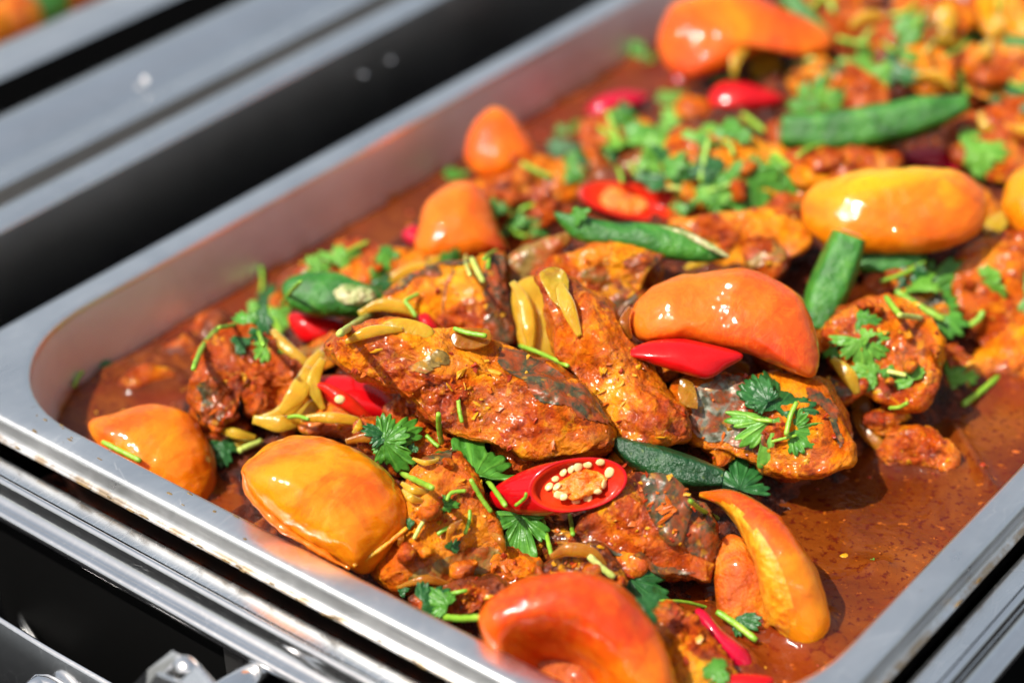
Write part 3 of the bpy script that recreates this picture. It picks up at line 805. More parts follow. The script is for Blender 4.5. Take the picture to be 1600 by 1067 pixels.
sk = lump_geo([(1000,745),(1040,740),(1075,765),(1085,800),(1065,850),(1035,840),(1010,790)], (1040,790), 3, front=2.5, back=3, el=40, mode='hit', noise_=((1.2, 80, 3), (.3, 300, 2)), seed=9)
ob = empty('fish_skin', sk[0].mean(0)); tag(ob, 'grey translucent scrap of skin with yellow crumbs on the dark slab', 'fish skin')
mesh_obj('skin_sheet', sk[0], sk[1], 'skin_dark', ob); crumbs(ob, sk[0], sk[2], 40, .6, 2.0); register(sk[0], sk[1])

KIND[0] = 'other'
fish('dark red fish scrap just breaking the sauce in the pan corner', [(185,600),(215,575),(265,570),(290,595),(270,622),(215,625)], (238, 598), 1.5, 'fish_red', front=4, back=8, ncr=8, mode='hit', **LO)
fish('brown fish scrap just breaking the sauce behind the corner leaf', [(215,560),(250,535),(300,530),(305,555),(270,572),(230,575)], (262, 553), 1.0, 'fish_brown', front=3, back=8, ncr=6, mode='hit', **LO)
fish('thin orange fish scrap awash by the far wall', [(420,470),(455,440),(500,420),(510,440),(470,470),(435,485)], (465, 455), 1.5, 'fish_orange', front=4, back=8, ncr=8, mode='hit', **LO)
# ---- lower layer of fish seen in the gaps
MARKS = [('far tomato', 1150, 60), ('long straight okra', 1370, 190), ('bright red far chilli', 1165, 150), ('crimson chilli strip', 960, 168), ('red and crimson chilli', 1475, 255), ('yellow tomato half', 1390, 330),
         ('tall blurred sprig', 1105, 250), ('opened chilli ring', 988, 314), ('small pointed tomato', 780, 225), ('upright glossy tomato', 720, 350), ('dark fish end', 995, 55), ('far corner okra', 1600, 85), ('dark curved okra strip', 1260, 25),
         ('halved okra', 1010, 370), ('golden fish steak', 710, 465), ('cut okra end', 520, 460), ('loose fish skin', 840, 410), ('near tomato wedge', 510, 785), ('folded chilli', 560, 620), ('thick chilli slice', 870, 765), ('glossy fish chunk', 690, 815),
         ('sunken tomato', 250, 700), ('dark fish slab', 1010, 825), ('arched tomato', 890, 980), ('crumbly right fish', 1385, 545), ('upright okra stub', 1300, 440), ('right edge fish', 1580, 490), ('coriander tuft', 1450, 470), ('far corner fish', 1540, 20), ('right edge tomato', 1610, 310), ('far red fish', 1345, 70), ('fish past the okra tip', 1545, 120)]
USED = set()
def uniq(prefix, c):
    near = [m[0] for m in sorted(MARKS, key=lambda m: (m[1] - c[0]) ** 2 + (m[2] - c[1]) ** 2)[:5]]
    opts = [prefix + ' by the ' + near[0]] + [prefix + ' between the ' + near[i] + ' and the ' + near[j] for i, j in ((0, 1), (0, 2), (1, 2), (0, 3), (1, 3), (0, 4))]
    opts = [o for o in opts if len(o.split()) <= 16] or opts[:1]
    for o in opts:
        if o not in USED: USED.add(o); return o
    return opts[0]
HUE = {'fish_orange': 'orange', 'fish_golden': 'golden', 'fish_red': 'red', 'fish_brown': 'brown', 'leaf_green': 'green', 'leaf_bright': 'bright green', 'leaf_dark': 'dark green', 'stem_green': 'green', 'stem_pale': 'pale'}
def blob_outline(c, r, asp=1.0, k=9):
    a0 = random.uniform(0, 3.14); out = []
    for i in range(k):
        a = 2 * math.pi * i / k; rr = r * random.uniform(.7, 1.2)
        x, y = rr * math.cos(a) * asp, rr * math.sin(a) * .75
        out.append((c[0] + x * math.cos(a0) - y * math.sin(a0) * .8, c[1] + x * math.sin(a0) * .6 + y * math.cos(a0)))
    return out
HEAP = [(310,540),(450,460),(560,410),(650,350),(740,290),(860,210),(960,140),(1060,80),(1300,-10),(1640,-10),(1640,560),(1500,600),(1340,690),(1120,740),(1100,890),(1000,930),(790,930),(620,890),(450,760),(350,680)]
hp = np.array(HEAP, float); got = []
while len(got) < 84:
    q_ = rng.uniform(hp.min(0), hp.max(0))
    if not inside(hp, q_[None])[0]: 
        continue
    if got and min(np.linalg.norm(np.array(got) - q_, axis=1)) < 62 - .25 * max(0, 6 * 0): 
        got_fail = globals().get('got_fail', 0) + 1
        if got_fail > 6000: break
        continue
    got.append(q_)
got.sort(key=lambda q_: q_[1])
for q_ in got:
    m_ = random.choice(['fish_orange', 'fish_golden', 'fish_red', 'fish_red', 'fish_brown']); r_ = random.uniform(34, 52)
    sk_ = [([(q_[0] - 30, q_[1] - 8), (q_[0] + 25, q_[1] - 22), (q_[0] + 30, q_[1] - 6), (q_[0] - 20, q_[1] + 8)], random.choice(['skin_dark', 'skin_brown', 'skin_silver']))] if random.random() < .4 else []
    fish(uniq(('broad ' if r_ > 43 else 'small ') + HUE[m_] + ' buried fish' + (' with skin' if sk_ else ''), q_), blob_outline(q_, r_, random.uniform(1.0, 1.5)), tuple(q_), random.uniform(-7, -2), m_, skins=sk_, ncr=14, group='fish chunks in the lower layer', front=8, back=10, ns=90, nr=20, nb_=6)
# ---- tomatoes
TN = ((2.2, 30, 2), (.6, 100, 3))
def tomato(label, outline, c, dz, mat, **kw):
    kw.setdefault('noise_', TN); kw.setdefault('pw', 2.1); kw.setdefault('ns', 160); kw.setdefault('nr', 40)
    V, F, N, C = lump_geo(outline, c, dz, seed=random.randint(1, 900), **kw)
    ob = mesh_obj('tomato_wedge', V, F, mat); tag(ob, label, 'tomato'); register(V, F)
    return ob, V, F, N
tomato('big orange tomato wedge at the far end beside the sauce', [(1028,62),(1040,22),(1080,0),(1150,-8),(1220,12),(1282,42),(1302,70),(1262,88),(1200,78),(1150,98),(1100,122),(1060,120),(1035,100)], (1120,60), 10, 'tomato_orange', front=12, back=15)
tomato('small pointed tomato wedge standing at the sauce edge', [(730,235),(745,190),(768,166),(792,175),(815,205),(832,240),(812,268),(770,278),(740,265)], (780,228), 6, 'tomato_orange', front=9, back=10)
tomato('yellow orange tomato half beside the upright okra', [(1250,325),(1270,290),(1320,270),(1390,262),(1460,268),(1510,284),(1537,315),(1532,350),(1500,377),(1440,394),(1380,400),(1310,392),(1265,367)], (1390,332), 12, 'tomato_yellow', front=13, back=16)
tomato('orange tomato wedge cut off by the right edge behind the fish', [(1568,310),(1585,270),(1640,250),(1690,300),(1680,380),(1620,385),(1580,362)], (1625,320), 10, 'tomato_orange', front=13, back=14)
tomato('glossy upright orange tomato wedge between sauce and dark fish', [(654,372),(668,322),(700,290),(735,284),(762,310),(778,350),(794,392),(762,402),(720,408),(680,408),(656,398)], (720,352), 8, 'tomato_red', front=13, back=12)
tomato('salmon orange tomato cap resting on a flat red chilli', [(984,502),(1000,466),(1030,441),(1080,428),(1155,420),(1210,438),(1255,472),(1276,520),(1280,560),(1264,588),(1200,565),(1130,543),(1060,532),(1000,530)], (1135,492), 15, 'tomato_pink', front=13, back=10, pw=2.6, noise_=((1.2, 40, 2), (.6, 110, 3)), bumps=[(1155, 430, 3.0, 16), (1040, 470, 1.6, 30), (1225, 520, 1.5, 30)])
tomato('dull orange tomato sunk in sauce at the pan corner', [(138,665),(180,645),(240,636),(292,650),(326,690),(337,730),(328,768),(300,800),(240,790),(180,740)], (245,710), 6, 'tomato_orange', front=14, back=12)
nt = lump_geo([(377,737),(400,712),(440,690),(490,683),(540,691),(590,719),(625,763),(640,800),(637,832),(602,872),(572,895),(545,888),(490,855),(430,815),(395,778)], (520,785), 14, front=19, back=12, pw=2.3, noise_=TN, seed=77, ns=180, nr=46)
near_t = empty('tomato_wedge', nt[3]); tag(near_t, 'large smooth orange tomato wedge touching the near rim', 'tomato')
mesh_obj('skin', nt[0], nt[1], 'tomato_orange', near_t); register(nt[0], nt[1])
def band(name, center, halfw, dz, mat, mode='heap', thick=8, ns=22, n=40, seed=1, parent=None, el=45, shift=0, prof=2.4, depth_curve=None, noise_=TN, section=(0, 2 * math.pi), c0=None):
    """swept wedge: px centreline + px half widths, real thickness towards and away from the camera"""
    cl = catmull([(*p, w, (depth_curve[i] if depth_curve else 0)) for i, (p, w) in enumerate(zip(center, halfw))], n, False)
    c = c0 or tuple(cl[n // 2][:2])
    C, nn, v = frame_for(c, dz, mode, el, shift)
    P = np.array([on_plane(x, y, C, nn) for x, y in cl[:, :2]]) + v * cl[:, 3:4] * MM
    T = np.gradient(P, axis=0); T /= np.linalg.norm(T, axis=1)[:, None]
    side = np.cross(T, v); side /= np.linalg.norm(side, axis=1)[:, None]
    mpp = np.linalg.norm(P - CAM, axis=1) / FPX
    V = []
    th = np.linspace(section[0], section[1], ns, endpoint=section[1] - section[0] < 6)
    for i in range(n):
        hw = cl[i, 2] * mpp[i]; tk = thick * MM * min(1.0, (hw / (max(halfw) * mpp[i])) ** .7 + .05)
        for a in th:
            ca, sa = math.cos(a), math.sin(a)
            r_ = (abs(ca) ** prof + abs(sa) ** prof) ** (-1 / prof)
            V.append(P[i] + side[i] * hw * ca * r_ + v * tk * sa * r_)
    V = np.array(V)
    D = np.zeros(len(V))
    cen = np.repeat(P, ns, axis=0); Nn = V - cen; Nn /= np.linalg.norm(Nn, axis=1)[:, None] + 1e-9
    for amp, fr, oc in noise_: D += amp * MM * np.array([mn.fractal(Vector(p) * fr + Vector((seed, 0, 0)), .9, 2., oc) for p in V.tolist()])
    V = V + Nn * D[:, None]
    F = []
    closed = section[1] - section[0] > 6
    for i in range(n - 1):
        for k in range(ns if closed else ns - 1):
            k2 = (k + 1) % ns; F.append((i * ns + k, i * ns + k2, (i + 1) * ns + k2, (i + 1) * ns + k))
    if closed: F.append(tuple(range(ns))[::-1]); F.append(tuple((n - 1) * ns + k for k in range(ns)))
    return V, F, C

V, F, C = band('t', [(552,884),(580,868),(608,848),(636,824)], [2.5,4,4,2.5], .5, 'x', mode='hit', thick=1.0, c0=(595, 858), el=50, ns=14, n=40, noise_=((.3, 160, 3),), depth_curve=[0, 0, 0, 0])
mesh_obj('cut_face', V, F, 'tomato_flesh', near_t); register(V, F)
V, F, C = band('t', [(378,736),(394,777),(430,815),(490,856),(546,889)], [3,5,6,5,3], 1.2, 'x', mode='hit', thick=1.6, c0=(432, 812), el=50, ns=14, n=40, noise_=((.9, 160, 3),))
mesh_obj('cut_edge', V, F, 'tomato_pink', near_t)
# near arch-shaped tomato with open pulp
V, F, N, C = lump_geo([(745,978),(758,945),(805,912),(870,899),(930,905),(985,938),(1030,998),(1056,1060),(1055,1120),(960,1150),(850,1120),(780,1040)], (890, 1010), 13, front=17, back=12, pw=2.6, el=42, noise_=TN, seed=5, ns=180, nr=60, bumps=[(862, 1050, -20, 44), (905, 1085, -16, 44), (815, 1025, -8, 24), (935, 1130, -14, 40)])
arch = empty('tomato_wedge', C); tag(arch, 'arched orange tomato shell open to its pulp at the near rim', 'tomato')
mesh_obj('skin', V, F, 'tomato_red', arch); register(V, F)
V, F, N, C2 = lump_geo([(792,1008),(828,992),(878,992),(922,1022),(958,1070),(970,1130),(880,1140),(815,1080)], (880, 1068), 1.5, front=4.5, back=5, el=42, mode='hit', noise_=((1.4, 70, 2), (.3, 240, 2)), seed=12)
mesh_obj('pulp', V, F, 'tomato_pulp', arch); register(V, F); crumbs(arch, V, N, 30, .8, 1.8)

# crescent tomato wedge standing in the sauce
V, F, C = band('t', [(1092,772),(1140,782),(1185,822),(1222,880),(1243,940),(1248,985),(1230,1020)], [10,24,36,44,48,46,20], 13, 'x', thick=12, c0=(1222, 890), el=45, ns=30, n=60, seed=8, depth_curve=[-4,2,6,6,2,-3,-8], mode='heap', shift=9)
cres = empty('tomato_wedge', C); tag(cres, 'curved yellow orange tomato crescent standing in the open sauce', 'tomato')
register(V, F)
pxv = project(V); ctr = np.repeat(pxv.reshape(60, 30, 2).mean(1), 30, axis=0); dep = np.linalg.norm(V - CAM, axis=1); dm = np.repeat(dep.reshape(60, 30).mean(1), 30)
wob = np.array([mn.noise(Vector(p) * 140) for p in V.tolist()]) * 5
left = ((pxv[:, 0] - ctr[:, 0]) * .9 - (pxv[:, 1] - ctr[:, 1]) * .25 + wob < -2) & (dep < dm + .004)
for nm_, sel, mt_ in (('skin', False, 'tomato_orange'), ('cut_face', True, 'tomato_flesh')):
    fs = [f for f in F if (len(f) == 4 and all(left[k] for k in f)) == sel]
    used = sorted({k for f in fs for k in f}); mp = {k: i for i, k in enumerate(used)}
    mesh_obj(nm_, V[used], [[mp[k] for k in f] for f in fs], mt_, cres)
V, F, N, C2 = lump_geo([(1120,850),(1150,835),(1185,870),(1205,930),(1205,990),(1160,1000),(1125,960),(1115,900)], (1160, 920), 6, front=6, back=8, el=45, mode='heap', shift=6, noise_=((1.2, 60, 2), (.3, 200, 2)), seed=2)
mesh_obj('pulp', V, F, 'tomato_pulp', cres); register(V, F)

# ---- okra
def okra_rod(label, center, halfw, dz, mat='okra_green', thick=None, cut_end=None, **kw):
    V, F, C = band('o', center, halfw, dz, mat, thick=thick or max(halfw) * .19, noise_=((.5, 80, 2), (.12, 400, 2)), ns=30, n=44, seed=random.randint(1, 99), **kw)
    ns, n = 30, 44
    for i in range(n):      # five soft ridges along the pod
        cen = V[i * ns:(i + 1) * ns].mean(0)
        for k in range(ns):
            V[i * ns + k] = cen + (V[i * ns + k] - cen) * (1 + .13 * abs(math.cos(2.5 * 2 * math.pi * k / ns + .6)) ** 3 - .05)
    root = empty('okra_pod', C); tag(root, label, 'okra')
    mesh_obj('pod', V, F, mat, root)
    for end in ([0] if cut_end == 'start' else [n - 1] if cut_end == 'end' else [0, n - 1] if cut_end == 'both' else []):
        ring = V[end * ns:(end + 1) * ns]; cen = ring.mean(0); nx_ = cen - V[(end + (1 if end == 0 else -1)) * ns:][:ns].mean(0); nx_ /= np.linalg.norm(nx_)
        VV = [cen + nx_ * .0012] + [cen + (q - cen) * .5 + nx_ * .0014 for q in ring] + [cen + (q - cen) * .86 + nx_ * .0009 for q in ring]
        FF = [(0, 1 + k, 1 + (k + 1) % ns) for k in range(ns)] + [(1 + k, 1 + ns + k, 1 + ns + (k + 1) % ns, 1 + (k + 1) % ns) for k in range(ns)]
        mesh_obj('cut_end', VV, FF, 'okra_pith', root)
    register(V, F); return root
okra_rod('long straight green okra lying across the far fish', [(1222,205),(1290,207),(1370,197),(1450,178),(1512,160)], [26,33,32,27,12], 10, thick=7, cut_end='start')
okra_rod('dark curved okra strip behind the far tomato', [(1225,-10),(1250,20),(1275,45),(1300,68)], [14,16,14,8], 12, thick=4)
okra_rod('green okra end at the right edge in the far corner', [(1565,75),(1600,85),(1650,95)], [20,26,26], 10, thick=6)
okra_rod('short upright okra stub leaning against the yellow tomato', [(1328,368),(1312,410),(1292,460),(1275,512)], [26,30,30,22], 12, thick=6, cut_end='start')
okra_rod('dark green okra tucked between yellow tomato and coriander', [(1330,405),(1380,412),(1440,405)], [12,18,10], 2, 'okra_green', thick=4)
okra_rod('dark wet okra wedged under the silver skinned fish', [(960,690),(1000,712),(1060,735),(1130,748)], [10,24,28,16], 6, 'okra_dark', thick=6)
# okra cut lengthwise, a leaf-like half
g = lump_geo([(866,332),(900,335),(960,345),(1040,352),(1080,362),(1120,385),(1145,402),(1110,412),(1050,405),(980,390),(905,375),(880,355)], (1000, 372), 12, front=5, back=5, el=38, noise_=((.9, 60, 2), (.15, 400, 2)), seed=22, ns=160, nr=30)
ob = empty('okra_pod', g[3]); tag(ob, 'half okra cut lengthwise under the opened chilli ring', 'okra')
mesh_obj('pod', g[0], g[1], 'okra_green', ob); register(g[0], g[1])
V, F, C = band('x', [(1030,356),(1070,366),(1110,386),(1140,402)], [3,4.5,5,2], .8, 'x', mode='hit', thick=.8, n=24, ns=12, noise_=((.2, 200, 2),)); mesh_obj('cut_end', V, F, 'okra_pith', ob)
g = lump_geo([(442,445),(470,430),(520,425),(565,440),(600,455),(602,475),(580,490),(530,495),(480,492),(450,475)], (520, 462), 9, front=8, back=9, el=45, noise_=((1.0, 60, 2), (.25, 300, 2)), seed=23, ns=150, nr=30)
ob = empty('okra_pod', g[3]); tag(ob, 'cut okra end showing pale seeds on top of a red chilli', 'okra')
mesh_obj('pod', g[0], g[1], 'okra_green', ob); register(g[0], g[1])
V, F, N, C = lump_geo([(522,456),(536,445),(560,446),(584,456),(586,468),(560,478),(532,474)], (554, 462), .3, front=2.0, back=3, el=45, mode='hit', noise_=((.8, 200, 3),), seed=24, ns=80, nr=16)
mesh_obj('cut_end', V, F, 'okra_pith', ob); register(V, F)
for k in range(7):
    x, y = random.uniform(528, 582), random.uniform(450, 474); h_, n_ = hit(x, y)
    V, F = [], []; add_blob(V, F, h_, 1.15 * MM, .95 * MM, .8 * MM, n=10, m=6, jit=.06); mesh_obj('seed', V, F, 'okra_pith', ob)

# ---- onions (soft translucent slices)
def onion(label, outline, c, dz=2, mat='onion_yellow', front=1.8, back=1.4, mode='hit', **kw):
    kw.setdefault('pw', 3.6)
    kw.setdefault('ns', 90); kw.setdefault('nr', 18); kw.setdefault('noise_', ((1.1, 70, 2), (.25, 320, 2)))
    V, F, N, C = lump_geo(outline, c, dz, front=front, back=back, mode=mode, seed=random.randint(1, 900), **kw)
    ob = mesh_obj('onion_slice', V, F, mat); tag(ob, label, 'onion'); register(V, F); return ob
onion('tall blunt yellow onion petal beside the tall fish wedge', [(803,455),(812,440),(835,434),(852,455),(870,500),(885,545),(888,570),(850,565),(815,545),(803,505)], (842, 505), 5, front=5, back=6, mode='heap')
onion('yellow onion curl draped over the top of the fish wedge', [(842,425),(865,415),(885,425),(890,450),(880,480),(862,470),(848,445)], (868, 445), 3, front=.8, back=.8, pw=6)
onion('soft onion layer covering the front of the main fish crest', [(585,520),(605,502),(640,500),(672,515),(668,528),(630,528),(600,532)], (628, 516), .6, front=.8, back=.8, pw=6)
onion('square amber onion flake on the main fish under a cut stem', [(703,528),(715,517),(762,512),(765,535),(740,545),(712,542)], (738, 530), 2, 'onion_amber', front=.8, back=.8, pw=6)
onion('triangular amber onion flake next to the silver skin', [(1060,592),(1085,598),(1092,635),(1085,640),(1062,628)], (1076, 615), 3, 'onion_amber', front=.8, back=.8, pw=6)
onion('small amber onion cube under the flat red chilli', [(1125,575),(1150,565),(1170,570),(1165,588),(1130,590)], (1147, 578), 3, 'onion_amber', front=.8, back=.8, pw=6)
onion('golden onion petal beneath the yellow tomato half', [(1540,340),(1575,330),(1570,360),(1540,365)], (1556, 348), 3, front=.8, back=.8, pw=6)
onion('blurred yellow onion curl on the far fish lump', [(1170,95),(1185,62),(1210,75),(1220,110),(1200,125),(1175,120)], (1195, 95), 5)
onion('blurred yellow onion bit high in the far corner', [(1460,15),(1485,5),(1495,30),(1485,55),(1465,45)], (1478, 30), 6)

def strip(label, center, hw=9, dz=3, mat='onion_yellow', arc=2.0, thick=1.0, group=None):
    m_ = len(center)
    V, F, C = band('o', center, [hw * (.45 if i in (0, m_ - 1) else 1) for i in range(m_)], dz, mat, mode='hit', thick=thick, ns=16, n=30, prof=3.5, el=random.uniform(40, 62), depth_curve=[arc * math.sin(math.pi * i / (m_ - 1)) - arc * .5 for i in range(m_)], noise_=((.5, 90, 2),), seed=random.randint(1, 99))
    ob = mesh_obj('onion_slice', V, F, mat); tag(ob, label, 'onion', group); register(V, F); return ob
strip('curved yellow onion sliver arching beside the folded chilli', [(405,655),(440,648),(470,615),(488,575),(503,548)], 13, 7)
strip('wide onion sliver lying under the folded chilli', [(430,668),(470,650),(510,625),(540,600)], 12, 5)
strip('soft onion sliver from the red chilli cone down to the crumbly fish', [(425,515),(445,540),(470,562),(498,585)], 9, 5)
strip('pale onion sliver on the top edge of the near tomato gap', [(470,655),(510,652),(550,656),(575,662)], 8, 5)
strip('limp onion sliver over the shaded scrap', [(540,690),(580,682),(625,690),(655,706)], 9, 4, 'onion_amber')
strip('short onion sliver between sunken tomato and crumbly fish', [(345,672),(370,678),(400,684)], 8, 5)
strip('onion sliver tucked behind the main fish crest', [(560,490),(590,478),(625,480),(650,492)], 9, 4)
strip('onion sliver leaning on the golden steak', [(800,440),(818,470),(826,510),(830,545)], 10, 4)
strip('amber onion sliver between the fish wedge and tomato cap', [(985,480),(975,505),(985,530)], 9, 4, 'onion_amber')
strip('onion sliver on the flat brown scrap', [(860,870),(890,858),(925,865),(948,885)], 10, 4, 'onion_amber')
strip('onion sliver dangling from the silver skinned fish', [(1335,640),(1350,670),(1375,695),(1400,700)], 10, 4, 'onion_amber')
strip('yellow onion sliver at the upright okra foot', [(1300,560),(1325,585),(1340,615)], 12, 5)
strip('onion sliver between crumbly fish and right fish', [(1480,560),(1500,590),(1515,615)], 9, 3, 'onion_amber')
strip('onion sliver at the edge of the orange scrap by the sauce', [(590,455),(615,435),(650,420),(690,418)], 9, 4)
strip('onion sliver under the glossy upright tomato', [(640,415),(680,408),(720,415)], 8, 4)
strip('onion sliver beside the near rim under the glossy chunk', [(620,918),(665,905),(710,915)], 8, 3, 'onion_amber')
strip('onion sliver between halved okra and tomato cap', [(1065,425),(1090,412),(1120,418)], 7, 3)

strip('broad yellow onion slice flat on the paste by the near tomato top', [(395,655),(440,662),(492,650)], 13, 4, thick=.9)
strip('broad yellow onion slice standing against the main fish end', [(438,645),(466,612),(482,572)], 15, 5, thick=.9)
strip('bent yellow onion slice under the main fish tip', [(505,560),(490,600),(505,640)], 12, 5, thick=.9)
strip('pale onion slice in the dark gap over the sunken tomato', [(342,690),(375,697),(412,690)], 9, 4, thick=.9)
strip('long onion slice down the side of the tall fish wedge', [(868,432),(886,475),(905,525)], 12, 3, thick=.9)
strip('broad amber onion slice at the water edge under crumbly fish', [(1308,598),(1340,625),(1362,655)], 15, 4, 'onion_amber', thick=.9)
strip('yellow onion slice on the left shoulder of the main fish', [(540,535),(580,518),(630,515)], 9, 2, thick=.9)
# ---- chillies
def chilli_lump(label, outline, c, dz=4, mat='chilli_skin', front=6, back=6, mode='hit', **kw):
    V, F, N, C = lump_geo(outline, c, dz, front=front, back=back, mode=mode, pw=2.0, noise_=((.5, 60, 2),), seed=random.randint(1, 900), ns=100, nr=24, **kw)
    ob = mesh_obj('chilli_piece', V, F, mat); tag(ob, label, 'chilli'); register(V, F); return ob
chilli_lump('bright red chilli piece before the far tomato', [(1108,150),(1125,130),(1160,128),(1200,140),(1226,155),(1200,168),(1140,174),(1112,168)], (1160, 152), 6)
chilli_lump('crimson chilli strip sticking out above the coriander by the sauce', [(915,175),(935,155),(975,142),(1012,148),(1005,162),(965,172),(945,205),(925,205)], (950, 168), 6, 'chilli_crimson', el=40)
chilli_lump('red and crimson chilli behind the yellow tomato half', [(1395,240),(1430,232),(1470,230),(1510,250),(1550,285),(1545,297),(1500,275),(1440,265),(1402,252)], (1465, 252), 6, 'chilli_crimson')
chilli_lump('dark red chilli tip between sauce and glossy tomato', [(628,365),(645,350),(660,360),(660,385),(640,382)], (645, 368), 4, 'chilli_crimson', front=4, back=4)
chilli_lump('glossy red chilli cone under the cut okra end', [(450,495),(470,487),(510,490),(540,502),(536,525),(510,535),(480,535),(462,520)], (498, 512), 6)
chilli_lump('small red chilli fleck behind the main fish crest', [(652,495),(668,490),(685,512),(680,518),(660,512)], (668, 505), 3, front=3, back=3)
chilli_lump('flat red chilli piece under the salmon tomato cap', [(978,554),(1010,535),(1060,528),(1110,538),(1160,555),(1135,575),(1105,592),(1060,580),(1010,566)], (1068, 558), 17, front=5, back=5, mode='hit')
chilli_lump('whole crimson chilli tip lying in sauce at the near corner', [(1085,955),(1100,952),(1130,985),(1165,1015),(1178,1045),(1162,1052),(1130,1030),(1102,992)], (1132, 1005), 6, 'chilli_crimson', front=5, back=5)
chilli_lump('pale pink chilli glint below the far tomato', [(1048,125),(1065,108),(1085,108),(1078,125),(1058,138)], (1066, 122), 4, 'chilli_crimson', front=3, back=3)
chilli_lump('red chilli sliver on the sauce by the near corner', [(1100,1062),(1150,1050),(1205,1058),(1190,1078),(1120,1085)], (1152, 1067), 3, 'chilli_skin', front=3, back=4)

def chilli_cut(label, c, a, b, D, depth, dz, holl=.5, wall=.16, end=.35, el=48, mode='hit', seeds=(), plac=None, n=56, sd=1.3, endpow=.6):
    C, nn, v = frame_for(c, dz, mode, el)
    q = lambda d_: on_plane(c[0] + d_[0], c[1] + d_[1], C, nn) - C
    U, Vv = q(a), q(b); Dv = q(D) - v * depth * MM
    root = empty('chilli_piece', C + Dv * .5); tag(root, label, 'chilli')
    th = np.linspace(0, 2 * math.pi, n, endpoint=False)
    def ring(s, k): return [C + Dv * s + k * (U * math.cos(t_) + Vv * math.sin(t_)) for t_ in th]
    R = []
    for s in np.linspace(1, 0, 26):
        k = end + (1 - end) * (1 - s ** 2.2) if s < .999 else .02
        k *= (1 - max(0, s - .8) / .2 * .35) if s < .999 else 1
        R.append(ring(s, k))
    R.append([p + v * .0004 for p in ring(-.01, .985)])
    R.append([p + v * .0002 for p in ring(-.01, .95)])
    V = np.array([p for r_ in R for p in r_]); m = len(R)
    F = [(i * n + k, i * n + (k + 1) % n, (i + 1) * n + (k + 1) % n, (i + 1) * n + k) for i in range(m - 1) for k in range(n)]
    mesh_obj('skin', V, F, 'chilli_skin', root); register(V, F)
    R2 = [[p + v * .0002 for p in ring(-.01, .95)], ring(0.0, 1 - wall * .8), ring(.03, 1 - wall), ring(holl * .5, .86 - wall), ring(holl, .6 - wall), ring(holl * 1.05, .02)]
    V = np.array([p for r_ in R2 for p in r_]); m = len(R2)
    F = [(i * n + k, i * n + (k + 1) % n, (i + 1) * n + (k + 1) % n, (i + 1) * n + k) for i in range(m - 1) for k in range(n)]
    mesh_obj('inner_wall', V, F, 'chilli_inner', root); register(V, F)
    if plac:
        V, F, N, _ = lump_geo(plac, tuple(np.mean(plac, 0)), 1.0, front=2.0, back=3, mode='hit', el=el, noise_=((1.2, 200, 3),), ns=70, nr=16, seed=31)
        mesh_obj('pith', V, F, 'placenta', root); register(V, F)
    for x, y, ang in seeds:
        h_, n_ = hit(x, y)
        e1 = RT * math.cos(ang) + UP * math.sin(ang); e2 = np.cross(v, e1)
        V, F = [], []; add_blob(V, F, h_ + v * .0003, sd * 1.25 * MM, sd * .95 * MM, .6 * MM, np.stack([e1, e2, v], 1), 12, 8, .03)
        ob = mesh_obj('seed', V, F, 'chilli_seed', root)
    return root
